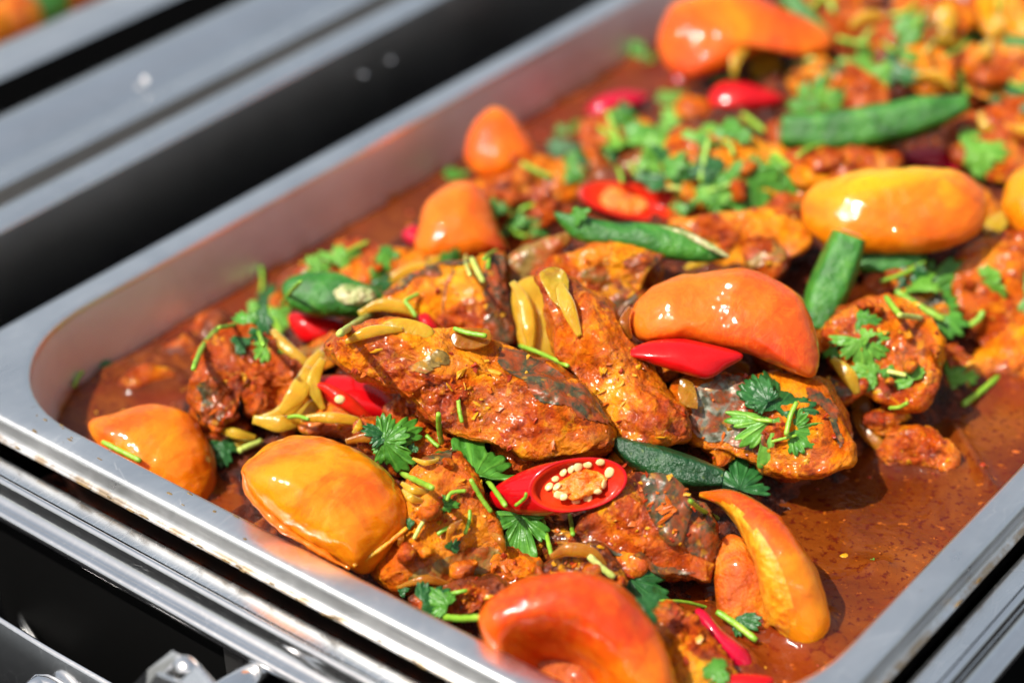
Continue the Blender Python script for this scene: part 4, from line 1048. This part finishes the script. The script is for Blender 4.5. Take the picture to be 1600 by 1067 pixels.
def chilli_tube(label, c, r_px, axis, phi, length, dz, wall=.17, deep=5.0, seeds=(), plac=None, el=48, taper=.5, sd=1.3, n=56, oval=1.0):
    """a chilli cut on the slant: a round pod along its axis, sliced by a plane that faces the viewer"""
    C, nn, v = frame_for(c, dz, 'hit', el)
    mpp = np.linalg.norm(C - CAM) / FPX; r = r_px * mpp
    ax2 = RT * axis[0] - UP * axis[1]; ax2 /= np.linalg.norm(ax2)
    A = ax2 * math.cos(phi) - v * math.sin(phi)
    S = np.cross(v, ax2); S /= np.linalg.norm(S); Wd = np.cross(A, S)
    root = empty('chilli_piece', C + A * length * MM * .5); tag(root, label, 'chilli')
    th = np.linspace(0, 2 * math.pi, n, endpoint=False)
    def line(k, s):   # s: metres past the cut plane along the axis, k: radius scale
        out = []
        for t_ in th:
            o_ = (S * math.cos(t_) * oval + Wd * math.sin(t_)) * r
            s0 = -np.dot(o_, v) / np.dot(A, v)
            oo = o_ * k
            out.append(C + oo + A * (s0 * k + s))
        return out
    L = length * MM; R = []
    tot = 22
    for i in range(tot + 1):
        u = 1 - i / tot
        k = (1 - (1 - taper) * u ** 1.5) * math.sqrt(max(0, 1 - max(0, (u - .30) / .70) ** 2.4))
        R.append(line(max(k, .02), L * u))
    R.append([p + v * .0003 for p in line(.98, 0)]); R.append([p + v * .0001 for p in line(.93, 0)])
    q = lambda RR: (np.array([p for r_ in RR for p in r_]), [(i * n + k, i * n + (k + 1) % n, (i + 1) * n + (k + 1) % n, (i + 1) * n + k) for i in range(len(RR) - 1) for k in range(n)])
    V, F = q(R); V = V + np.array([mn.noise_vector(Vector(p) * 90) for p in V.tolist()]) * .0004
    mesh_obj('skin', V, F, 'chilli_skin', root); register(V, F)
    dp = deep * MM
    R2 = [[p + v * .0001 for p in line(.94, 0)], line(1 - wall * .9, .0001), line(1 - wall, .0005), line(.96 - wall, dp * .5), line(.85 - wall, dp), line(.4, dp * 1.1), line(.02, dp * 1.1)]
    V, F = q(R2); mesh_obj('inner_wall', V, F, 'chilli_inner', root); register(V, F)
    if plac:
        V, F, N, _ = lump_geo(plac, tuple(np.mean(plac, 0)), 1.6, front=2.2, back=4, mode='hit', el=el, noise_=((1.6, 160, 3), (.5, 420, 2)), ns=80, nr=20, seed=31)
        mesh_obj('pith', V, F, 'placenta', root); register(V, F)
    for x, y, ang in seeds:
        h_, n_ = hit(x, y); z_ = random.uniform(.75, 1.2)
        n_ = n_ * .6 + v * .4 + rng.normal(size=3) * .25; n_ /= np.linalg.norm(n_)
        e1 = RT * math.cos(ang) + UP * math.sin(ang); e1 = e1 - n_ * np.dot(e1, n_); e1 /= np.linalg.norm(e1); e2 = np.cross(n_, e1)
        V, F = [], []; add_blob(V, F, h_ + v * .0003, sd * 1.3 * MM * z_, sd * .95 * MM * z_, .45 * MM, np.stack([e1, e2, n_], 1), 12, 8, .07)
        mesh_obj('seed', V, F, 'chilli_seed', root)
    return root
chilli_tube('thick red chilli slice full of pale seeds in front of the main fish', (903, 757), 42, (-.97, .16), math.radians(33), 26, 24, taper=.78,
            seeds=[(868,748,.5),(858,760,.9),(874,772,.3),(880,738,.8),(892,732,1.2),(904,728,1.3),(918,726,.2),(938,722,.1),(880,776,.2),(952,738,1.0),(944,756,.5),(934,768,.6),(918,778,.2),(900,783,.1),(870,760,.8)],
            plac=[(862,768),(884,746),(918,734),(950,742),(940,766),(905,780),(876,782)], deep=4.0, sd=1.2)
g_ = lump_geo([(477,597),(502,588),(545,587),(592,604),(628,632),(658,661),(632,664),(592,658),(560,654),(528,642),(503,620)], (565, 622), 15, front=7, back=6, pw=2.0, mode='hit', noise_=((.5, 60, 2),), seed=41, ns=120, nr=30)
fc = empty('chilli_piece', g_[3]); tag(fc, 'folded red chilli half with one seed against the main fish', 'chilli')
mesh_obj('skin', g_[0], g_[1], 'chilli_skin', fc); register(g_[0], g_[1])
V, F, C = band('c', [(480,598),(508,606),(536,624),(562,644),(584,654)], [2, 8, 12, 9, 2], 1.4, 'x', mode='hit', thick=2.2, c0=(536, 624), el=48, ns=20, n=40, noise_=((.4, 120, 2),), depth_curve=[-3, -1, 0, -1, -3])
mesh_obj('inner_wall', V, F, 'chilli_inner', fc); register(V, F)
h_, n_ = hit(531, 624); V, F = [], []
add_blob(V, F, h_, 1.7 * MM, 1.4 * MM, .8 * MM, np.stack([RT, UP, -FW], 1), 14, 9, .04); mesh_obj('seed', V, F, 'chilli_seed', fc)
chilli_cut('opened red chilli ring with orange pith on the halved okra', (988, 314), (84, 14), (-4, 27), (10, 8), 5, 20, seeds=[], plac=[(935,310),(950,295),(985,302),(1010,318),(995,335),(955,330)], end=.9, wall=.26, holl=.5)

# ---- coriander
def leaf_geo(P, tipP, n, width=1.0, lobes=3, curl=.0, cup=.15, seed=0, teeth=1.0):
    y = tipP - P; L = np.linalg.norm(y); y = y / L
    n = n - y * np.dot(n, y); n /= np.linalg.norm(n); x = np.cross(y, n)
    R = random.Random(seed); ns, nr = 150, 9
    th = np.linspace(-math.radians(112), math.radians(112), ns)
    angs = {1: [0], 3: [-62, 0, 62], 5: [-92, -46, 0, 46, 92]}[lobes]
    r = np.zeros(ns); wk = math.radians({1: 60, 3: 38, 5: 27}[lobes])
    for a in angs:
        a_ = math.radians(a + R.uniform(-7, 7)); Lk = (1.0 if a == 0 else R.uniform(.70, .92)) * (1 - abs(a) / 420)
        d_ = np.abs(th - a_) / wk
        r = np.maximum(r, Lk * np.clip(1.06 - .62 * d_ ** 2.2, .0, 1))
    r = np.maximum(r, .42)
    k1 = R.uniform(4.2, 5.2)
    saw = np.abs(((th * k1 / 1.2 + R.uniform(0, 1)) % 1.0) - .5) * 2      # pointed scallops round the margin
    r = r * (1 - teeth * .20 * saw ** 1.6) * np.clip((math.radians(120) - np.abs(th)) / .25, .25, 1)
    ph = R.uniform(0, 6)
    V, uv, F = [P], [(.5, 0)], []
    for k in range(1, nr + 1):
        t_ = k / nr
        for i in range(ns):
            lx = math.sin(th[i]) * r[i] * t_ * width; ly = math.cos(th[i]) * r[i] * t_
            z = -curl * ly * ly - cup * lx * lx + .07 * math.sin(3.1 * th[i] + ph) * t_ ** 2 + .06 * mn.noise(Vector((lx * 6, ly * 6, seed)))
            V.append(P + L * (x * lx + y * ly + n * z)); uv.append((i / (ns - 1), t_))
    for i in range(ns - 1): F.append((0, 1 + i, 2 + i))
    for k in range(nr - 1):
        for i in range(ns - 1):
            a = 1 + k * ns + i; F.append((a, a + ns, a + ns + 1, a + 1))
    return np.array(V), F, uv
def leaf_n(px, py, jit=.35, rs=None):
    h_, n_ = hit(px, py); v = -ray(px, py)
    n = v * .75 + n_ * .35 + np.array([0, 0, .35]) + (rng.normal(size=3) * jit if jit else 0)
    return h_, n / np.linalg.norm(n)
SOL = .00025
def make_leaf(parent, base, tip, mat='leaf_green', lobes=3, width=1.0, curl=None, cup=None, lift=1.0, name='leaf', jit=.3, dmin=None):
    curl = random.uniform(-.05, .45) if curl is None else curl; cup = random.uniform(-.1, .5) if cup is None else cup
    mid = (base[0] * .45 + tip[0] * .55, base[1] * .45 + tip[1] * .55)
    # rest the leaf on the nearest of the surfaces below it
    cand = [hit(base[0] * (1 - s) + tip[0] * s, base[1] * (1 - s) + tip[1] * s)[0] for s in (.0, .35, .7, 1.0)]
    ds = [np.linalg.norm(c_ - CAM) for c_ in cand]
    h_, n = leaf_n(*mid, jit=jit)
    dsel = sorted(ds)[1] - lift * MM
    P0 = CAM + ray(*mid) * dsel
    P = on_plane(base[0], base[1], P0, n); T = on_plane(tip[0], tip[1], P0, n)
    T = P + (T - P) * 1.16
    V, F, uv = leaf_geo(P, T, n, width, lobes, curl, cup, random.randint(1, 9999))
    ob = mesh_obj(name, V, F, mat, parent, uv=uv)
    m = ob.modifiers.new('thick', 'SOLIDIFY'); m.thickness = SOL; m.offset = 0
    register(V, F)
    return ob, V
def make_stem(parent, pts_, rad=1.1, mat='stem_green', lift=1.0, name='stem'):
    q = catmull(pts_, 14, False); ds = []
    for x, y in q: ds.append(np.linalg.norm(hit(x, y)[0] - CAM))
    ds = np.array(ds); lin = np.linspace(0, 1, len(ds))
    A = np.polyfit(lin, ds, 1); fit = np.polyval(A, lin)
    fit = fit - max(0, np.percentile(fit - ds, 80)) - (lift + rad) * MM
    P = np.array([CAM + ray(x, y) * d_ for (x, y), d_ in zip(q, fit)])
    V, F = tube_pts(P, rad * .72 * MM * np.array([.8] + [1 + .08 * math.sin(2.1 * k_ + rad * 9) for k_ in range(12)] + [.8]), 10)
    ob = mesh_obj(name, V, F, mat, parent); register(V, F)
    return ob, V
def sprig(label, leaves, stems, mat='leaf_green', smat='stem_green', group=None, **kw):
    b = leaves[0][0] if leaves else stems[0][0]
    root = empty('coriander_sprig' if stems else 'coriander_leaf', hit(*b)[0]); tag(root, label, 'coriander', group)
    for s_ in stems:
        rad = s_[-1] if isinstance(s_[-1], (int, float)) else 1.0
        make_stem(root, [p for p in s_ if not isinstance(p, (int, float))], rad, smat)
    for lf in leaves:
        k2 = dict(kw)
        if len(lf) > 2: k2.update(lf[2])
        make_leaf(root, lf[0], lf[1], k2.pop('m', mat), **k2)
    return root
sprig('bright green coriander sprig on the silver skinned fish', [((1207,655),(1205,730),dict(m='leaf_bright', lobes=5, width=1.25)), ((1235,672),(1295,680),dict(lobes=3, width=.9)), ((1212,640),(1222,576),dict(m='leaf_dark', lobes=3)), ((1200,628),(1165,596),dict(m='leaf_dark', lobes=1))],
      [((1158,645),(1180,655),(1207,658),.9), ((1245,628),(1235,650),(1228,680),1.1), ((1205,690),(1225,685),(1245,680),.7)])
sprig('single toothed coriander leaf hanging on the glossy fish chunk', [((742,745),(728,682),dict(lobes=5, width=1.05, m='leaf_green'))], [((745,735),(765,755),(790,790),1.1), ((735,748),(752,778),(768,800),1.0)])
sprig('coriander leaf hanging below the thick chilli slice', [((815,805),(832,885),dict(lobes=5, width=.7, m='leaf_green'))], [((848,812),(855,840),(862,868),1.0), ((890,805),(893,820),(895,835),1.0), ((805,790),(820,778),(822,770),.7)])
sprig('curled coriander leaf between main fish and near tomato', [((600,690),(650,665),dict(lobes=3, m='leaf_green')), ((600,680),(575,665),dict(lobes=3, m='leaf_dark')), ((600,690),(640,725),dict(lobes=3, m='leaf_green'))], [])
sprig('dark coriander leaf at the foot of the silver skinned fish', [((1155,765),(1150,705),dict(lobes=5, m='leaf_dark', width=1.0))], [])
sprig('dark wilted coriander under the arched tomato', [((985,905),(1040,945),dict(lobes=3, m='leaf_dark')), ((1000,935),(1020,975),dict(lobes=3, m='leaf_dark'))], [((1030,938),(1070,940),(1110,950),.7), ((1120,955),(1150,975),(1182,1000),1.4)])
sprig('small crushed coriander scrap in the sauce by the near corner', [((1120,1040),(1100,1062),dict(lobes=3)), ((1110,1038),(1135,1060),dict(lobes=3))], [])
sprig('little coriander scrap on the tomato crescent pulp', [((1150,965),(1185,972),dict(lobes=3, m='leaf_dark'))], [])
sprig('crushed coriander with a stem by the near rim', [((660,940),(700,925),dict(lobes=3, m='leaf_dark')), ((700,945),(670,925),dict(lobes=3, m='leaf_green'))], [((660,935),(700,928),(730,922),.9), ((690,963),(720,966),(752,964),1.4)])
sprig('pale upright coriander sprig at the pan corner side', [((400,490),(395,470),dict(lobes=3, m='leaf_bright')), ((430,500),(455,480),dict(lobes=3, m='leaf_bright'))], [((302,576),(318,540),(342,512),1.3), ((342,512),(365,508),(385,498),1.0), ((400,480),(402,510),(412,540),1.1), ((420,480),(430,505),(440,520),1.5)], smat='stem_green')
sprig('blurred coriander leaves behind the cut okra end', [((500,430),(485,400),dict(m='leaf_bright')), ((530,415),(570,385),dict(m='leaf_bright', lobes=5))], [((470,440),(455,455),(440,475),1.0), ((540,395),(560,385),(575,378),1.0)])
sprig('pale coriander leaf over the turmeric crusted fish', [((1345,530),(1350,582),dict(lobes=5, m='leaf_bright', width=1.2))], [])
sprig('coriander tuft with thick stem beside the crumbly fish', [((1440,460),(1505,420),dict(lobes=5)), ((1450,480),(1500,515),dict(lobes=3)), ((1440,450),(1390,435),dict(lobes=3, m='leaf_dark')), ((1430,455),(1440,420),dict(m='leaf_bright'))], [((1400,455),(1435,478),(1475,500),1.6), ((1375,440),(1410,428),(1445,410),1.0)])
sprig('blurred tall coriander sprig over the pale fish lump', [((1110,215),(1110,188),dict(lobes=5, m='leaf_bright', width=1.3)), ((1095,290),(1060,320),dict(m='leaf_green')), ((1120,300),(1175,325),dict(m='leaf_green')), ((1100,285),(1140,305),dict(m='leaf_bright'))], [((1108,218),(1100,250),(1095,285),1.5), ((1100,300),(1130,292),(1158,280),1.2)])
sprig('blurred dark coriander clump beside the small pointed tomato', [((890,225),(905,190),dict(m='leaf_green', lobes=5)), ((880,245),(860,220),dict(m='leaf_dark')), ((895,245),(930,255),dict(m='leaf_dark')), ((880,255),(900,275),dict(m='leaf_green'))], [])
sprig('blurred pale coriander leaf near the crimson chilli strip', [((1000,225),(1000,185),dict(m='leaf_bright', lobes=5))], [((950,175),(958,200),(968,225),1.6)])
sprig('blurred coriander leaves on the far red fish', [((1390,80),(1430,25),dict(m='leaf_green')), ((1340,90),(1380,105),dict(m='leaf_bright', lobes=5)), ((1340,95),(1310,95),dict(m='leaf_bright'))], [((1345,85),(1350,60),(1365,45),1.2)])
sprig('blurred coriander leaf in front of the fish by the long okra', [((1270,170),(1285,120),dict(m='leaf_green', lobes=5)), ((1260,170),(1235,160),dict(m='leaf_green'))], [])
sprig('blurred coriander scrap under the far tomato', [((1060,165),(1085,140),dict(m='leaf_green')), ((1055,160),(1030,150),dict(m='leaf_bright'))], [])
sprig('blurred coriander beside the dark fish end by the sauce', [((1005,110),(990,70),dict(m='leaf_green')), ((1010,95),(1025,110),dict(m='leaf_green'))], [])
sprig('small coriander scrap on top of the glossy upright tomato', [((705,285),(745,270),dict(m='leaf_green'))], [])
sprig('blurred coriander bud by the right end of the crimson chilli', [((1510,235),(1570,225),dict(m='leaf_bright', lobes=3))], [])
sprig('green coriander scrap at the right edge by the orange fish', [((1590,440),(1620,480),dict(m='leaf_green', lobes=3))], [])
sprig('blurred coriander scrap by the yellow tomato left side', [((1220,275),(1260,295),dict(m='leaf_green', lobes=3))], [])
sprig('coriander cluster behind the opened chilli ring', [((1040,280),(1000,262),dict(m='leaf_dark')), ((1050,285),(1085,262),dict(m='leaf_green')), ((960,258),(925,248),dict(m='leaf_dark')), ((1150,305),(1200,312),dict(m='leaf_green'))], [((965,262),(970,275),(972,285),1.1), ((985,255),(992,268),(1000,280),1.1)])
sprig('tiny coriander flake floating in the open sauce', [((1358,888),(1382,890),dict(lobes=3, m='leaf_green', lift=.4, jit=.05))], [])
sprig('dark coriander leaf sunk in sauce in the pan corner', [((165,585),(200,575),dict(lobes=3, m='leaf_dark', lift=.3, jit=.05))], [((115,605),(122,590),(130,580),.9)])
sprig('dark coriander bit between sunken tomato and near tomato', [((345,690),(350,725),dict(lobes=3, m='leaf_dark'))], [((345,690),(347,705),(350,725),1.0)])

SG = 'chopped coriander stems scattered on the curry'
def stem(label, pts_, rad=1.1, mat='stem_green', **kw):
    ob, V = make_stem(None, pts_, rad, mat, name='chopped_herb', **kw); tag(ob, label, 'coriander stem', SG)
stem('short pale stem lying on the amber onion flake', [(709,513),(730,520),(760,525)], 1.1, 'stem_green')
stem('thin green stem along the dark skin ridge of the main fish', [(812,540),(845,552),(888,572)], 1.0)
stem('short upright stem on the front of the main fish', [(716,624),(718,642),(722,660)], .9)
stem('dark stem standing in the gap below the main fish', [(685,646),(686,668),(690,692)], 1.2)
stem('tiny stem beside the standing stem below the main fish', [(666,680),(676,690),(686,698)], .9)
stem('green stem end on top of the glossy fish chunk', [(628,740),(650,750),(676,762)], 1.3)
stem('thick pale stem between red chilli cone and main fish', [(530,522),(552,508),(580,492)], 1.7, 'stem_pale')
stem('bent stem bit behind the main fish crest', [(632,470),(642,482),(650,495)], 1.0)
stem('green stem bridging the dark slab and the tomato crescent', [(1078,782),(1095,796),(1122,810)], 1.0)
stem('pale stem end over the flat brown fish scrap', [(920,868),(938,885),(960,902)], 1.4, 'stem_pale')
stem('stem floating beside the right orange fish', [(1505,632),(1532,612),(1560,588)], 1.5)
stem('long dim stem sunk in the open sauce', [(1490,670),(1520,720),(1545,760)], 1.0, lift=-.6)
stem('pale stem bit left of the near tomato wedge', [(372,705),(390,696),(408,688)], 1.5, 'stem_pale')
stem('tiny green stem by the narrow onion strip', [(450,652),(465,650),(482,655)], .9)
stem('blurred stem left of the opened chilli ring', [(810,330),(830,322),(862,326)], 1.3)
stem('blurred stem bits beside the small pointed tomato', [(815,255),(840,268),(862,278)], 1.5)
stem('blurred long stem on the far right fish', [(1555,120),(1580,130),(1620,145)], 1.3)
stem('blurred stem rising on the sauce side of the heap', [(408,415),(410,440),(406,470)], 1.0)
stem('green stem floating on the sauce by the far wall', [(160,690),(190,705),(220,720)], 1.2)
stem('yellow green stem on the fish by the yellow tomato', [(1245,245),(1265,232),(1290,225)], 1.2)

# ---- small scraps, leaf bits and stems that fill the heap
def rnd_in(poly):
    p = np.asarray(poly, float)
    while True:
        q = rng.uniform(p.min(0), p.max(0))
        if inside(p, q[None])[0]:
            hit(q[0], q[1])
            if LAST[0] == 'fish': return q
FAR = [(930,130),(1040,80),(1300,-20),(1650,-20),(1650,300),(1540,250),(1400,250),(1240,300),(1250,330),(1080,330),(900,260)]
REAR = [(560,420),(660,390),(800,300),(880,240),(960,290),(880,350),(800,400),(640,470)]
GAP = [(340,650),(400,640),(480,640),(560,660),(700,690),(780,720),(800,850),(770,920),(610,930),(590,880),(640,760),(560,680),(440,680),(370,720)]
GAP2 = [(800,900),(900,850),(1000,890),(1100,910),(1110,960),(1040,930),(960,920),(800,905)]
RIGHT = [(1290,560),(1340,440),(1500,400),(1560,420),(1520,520),(1480,600),(1400,640)]
def scrap(poly, label, group, r0, r1, mats):
    c = rnd_in(poly); rr = random.uniform(r0, r1); m_ = random.choice(mats)
    label = uniq(('larger ' if rr > (r0 + r1) / 2 else 'tiny ') + HUE[m_] + ' fish scrap', c)
    V, F, N, C = lump_geo(blob_outline(c, rr, random.uniform(1, 1.5)), tuple(c), random.uniform(1, 3), front=4, back=5, mode='hit', ns=44, nr=10, nb_=5, noise_=((1.6, 110, 3), (.7, 300, 2)), seed=random.randint(1, 900))
    ob = mesh_obj('fish_scrap', V, F, m_); tag(ob, label, 'fish scrap', group); register(V, F)
    ob.data.attributes.new('crust', 'FLOAT', 'POINT').data.foreach_set('value', rng.uniform(.1, .8, 1).repeat(len(V)))
for k in range(13): scrap(FAR, 'blurred bite sized fish scrap strewn over the far heap', 'fish scraps on the far heap', 14, 30, ['fish_orange', 'fish_golden', 'fish_red'])
for k in range(9): scrap(REAR, 'small fish scrap among stems near the glossy upright tomato', 'fish scraps near the upright tomato', 10, 20, ['fish_orange', 'fish_golden', 'fish_red'])
for k in range(5): scrap(GAP, 'small fish scrap wedged in the gap round the near tomato', 'fish scraps round the near tomato', 9, 20, ['fish_orange', 'fish_red', 'fish_brown'])
for k in range(3): scrap(GAP2, 'small fish scrap between the dark slab and the near rim', 'fish scraps by the near rim', 9, 18, ['fish_orange', 'fish_red', 'fish_golden'])
for k in range(9): scrap(RIGHT, 'small yellow scrap stuck to the crumbly right fish', 'scraps on the right fish', 7, 14, ['fish_golden', 'fish_golden', 'fish_orange'])
def bit(poly, label, group, n, mats, l0=16, l1=34):
    for k in range(n):
        c = rnd_in(poly); a = random.uniform(0, 6.28); L = random.uniform(l0, l1)
        m_ = random.choice(mats); lb = random.choice([3, 3, 5])
        label = uniq(('small ' if L < (l0 + l1) / 2 else 'broad ') + HUE[m_] + ' coriander leaf', c)
        sprig(label, [((c[0], c[1]), (c[0] + L * math.cos(a), c[1] + L * .75 * math.sin(a)), dict(m=m_, lobes=lb))], [], group=group)
bit(FAR, 'blurred small coriander leaf strewn over the far heap', 'coriander leaves on the far heap', 20, ['leaf_green', 'leaf_bright', 'leaf_dark'], 24, 50)
LEFTC = [(340,490),(440,450),(560,405),(640,390),(600,440),(470,530),(380,540)]
MIDB = [(870,240),(960,225),(1200,280),(1190,325),(1110,325),(1085,275),(940,252)]
bit(LEFTC, '', 'coriander leaves beside the cut okra', 9, ['leaf_green', 'leaf_bright', 'leaf_dark'], 26, 46)
bit(MIDB, '', 'coriander leaves behind the chilli ring', 12, ['leaf_green', 'leaf_bright', 'leaf_dark'], 26, 46)
bit(REAR, 'small coriander leaf bit near the glossy upright tomato', 'coriander bits near the upright tomato', 7, ['leaf_green', 'leaf_bright'])
bit(RIGHT, 'small coriander leaf bit on the crumbly right fish', 'coriander bits on the right fish', 9, ['leaf_green', 'leaf_dark', 'leaf_bright'], 22, 44)
bit(GAP, 'dark coriander scrap tucked round the near tomato', 'coriander scraps round the near tomato', 5, ['leaf_dark', 'leaf_green'], 12, 24)
def stems_in(poly, label, n, r0=.9, r1=1.5):
    for k in range(n):
        c = rnd_in(poly); a = random.uniform(0, 6.28); L = random.uniform(12, 28)
        d_ = np.array([math.cos(a), .7 * math.sin(a)]) * L
        m_ = random.choice(['stem_green', 'stem_green', 'stem_pale'])
        label = uniq(('short ' if L < 20 else 'longer ') + HUE[m_] + ' chopped stem', c)
        stem(label, [tuple(c - d_), tuple(c + rng.normal(size=2) * 3), tuple(c + d_)], random.uniform(r0, r1), m_)
stems_in(FAR, 'blurred chopped coriander stem strewn over the far heap', 18, 1.2, 1.8)
stems_in(REAR, 'short chopped stem near the glossy upright tomato', 6)
stems_in(RIGHT, 'short chopped stem on the crumbly right fish', 5)
stems_in(GAP, 'tiny chopped stem tucked round the near tomato', 4, .7, 1.0)
for k in range(10):
    c = rnd_in(FAR); a = random.uniform(0, 6.28); L = random.uniform(18, 34); d_ = np.array([math.cos(a), .7 * math.sin(a)]) * L; p_ = np.array([-d_[1], d_[0]]) * .35
    strip(uniq('blurred yellow onion sliver', c), [tuple(c - d_), tuple(c + p_), tuple(c + d_)], random.uniform(7, 11), 3, group='onion slivers on the far heap')
for k in range(7):
    c = rnd_in(GAP); a = random.uniform(0, 6.28); L = random.uniform(16, 30); d_ = np.array([math.cos(a), .7 * math.sin(a)]) * L; p_ = np.array([-d_[1], d_[0]]) * .3
    strip(uniq('limp onion sliver', c), [tuple(c - d_), tuple(c + p_), tuple(c + d_)], random.uniform(5, 8), 2.5, random.choice(['onion_amber', 'onion_yellow']), group='onion slivers round the near tomato')

# ---- food in the neighbouring dish
for k, (px, py, r_, m_, nm, lb, ct) in enumerate([(20, 28, 26, 'fish_orange', 'fish_piece', 'blurred orange food piece in the neighbouring dish', 'fish'), (70, 5, 24, 'okra_green', 'okra_pod', 'blurred green okra in the neighbouring dish', 'okra'),
        (-30, 50, 24, 'fish_golden', 'fish_piece', 'blurred golden food piece in the neighbouring dish', 'fish'), (50, -20, 26, 'onion_yellow', 'onion_slice', 'blurred yellow onion in the neighbouring dish', 'onion'), (115, -12, 22, 'fish_red', 'fish_piece', 'blurred dark red food piece in the neighbouring dish', 'fish'), (5, -10, 30, 'okra_dark', 'okra_pod', 'blurred dark green okra in the neighbouring dish', 'okra'), (150, -40, 22, 'tomato_yellow', 'tomato_wedge', 'blurred yellow tomato in the neighbouring dish', 'tomato')]):
    P = at(px, py, -.016); V, F = [], []
    add_blob(V, F, P, .011, .016, .011, n=24, m=14, jit=.03)
    ob = mesh_obj(nm, V, F, m_); tag(ob, lb, ct)

# ------------------------------------------------------------------ sauce surface with menisci where food breaks it
step = .0010
sx = np.arange(.0030, .2971, step); sy = np.arange(.0030, .4971, step)
mnx, mny = len(sx), len(sy)
V, rise = [], []
cr = .047
food = TREES[3:]
def inpan(x, y, off=.0042):
    x0, x1, y0, y1 = off, .3 - off, off, .5 - off
    dx = max(x0 + cr - x, 0, x - (x1 - cr)); dy = max(y0 + cr - y, 0, y - (y1 - cr))
    return math.hypot(dx, dy) <= cr if (dx > 0 and dy > 0) else (x0 <= x <= x1 and y0 <= y <= y1)
idx = -np.ones((mnx, mny), int)
hgrid = {}
for i, x in enumerate(sx):
    for j, y in enumerate(sy):
        if not inpan(x, y, .0036): continue
        hh = heap(x, y)
        if hh > -.006: continue
        d = .02
        p = Vector((x, y, SAUCE_Z))
        if -.034 < hh or True:
            for t_ in food:
                r_ = t_.find_nearest(p, .009)
                if r_[0] is not None and r_[3] < d: d = r_[3]
        z = SAUCE_Z + .0030 * math.exp(-d / .0022) + .00025 * mn.noise(Vector((x * 60, y * 60, 1)))
        idx[i, j] = len(V); V.append((x, y, z))
F = []
for i in range(mnx - 1):
    for j in range(mny - 1):
        q = (idx[i, j], idx[i + 1, j], idx[i + 1, j + 1], idx[i, j + 1])
        if min(q) >= 0: F.append(q)
sauce = mesh_obj('curry_sauce', V, F, 'sauce')
tag(sauce, 'thin red orange curry sauce pooled round the fish', 'sauce', kind='stuff')
# bits floating on the sauce
VV, FF, mi = [], [], []
for k in range(150):
    v_ = V[random.randrange(len(V))]; s = MM * (.3 + 1.0 * random.random() ** 3); f0 = len(FF)
    add_blob(VV, FF, v_, s * random.uniform(1, 2), s, s * .25, np.array([[math.cos(k), -math.sin(k), 0], [math.sin(k), math.cos(k), 0], [0, 0, 1]]), 7, 4, .2)
    mi += [random.choice([0, 1, 2, 2])] * (len(FF) - f0)
ob = mesh_obj('floating_spice', VV, FF, None, mats=['crumb_yellow', 'crumb_red', 'crumb_orange'], midx=mi)
tag(ob, 'specks of garlic and chilli floating on the sauce', 'spice specks', kind='stuff')
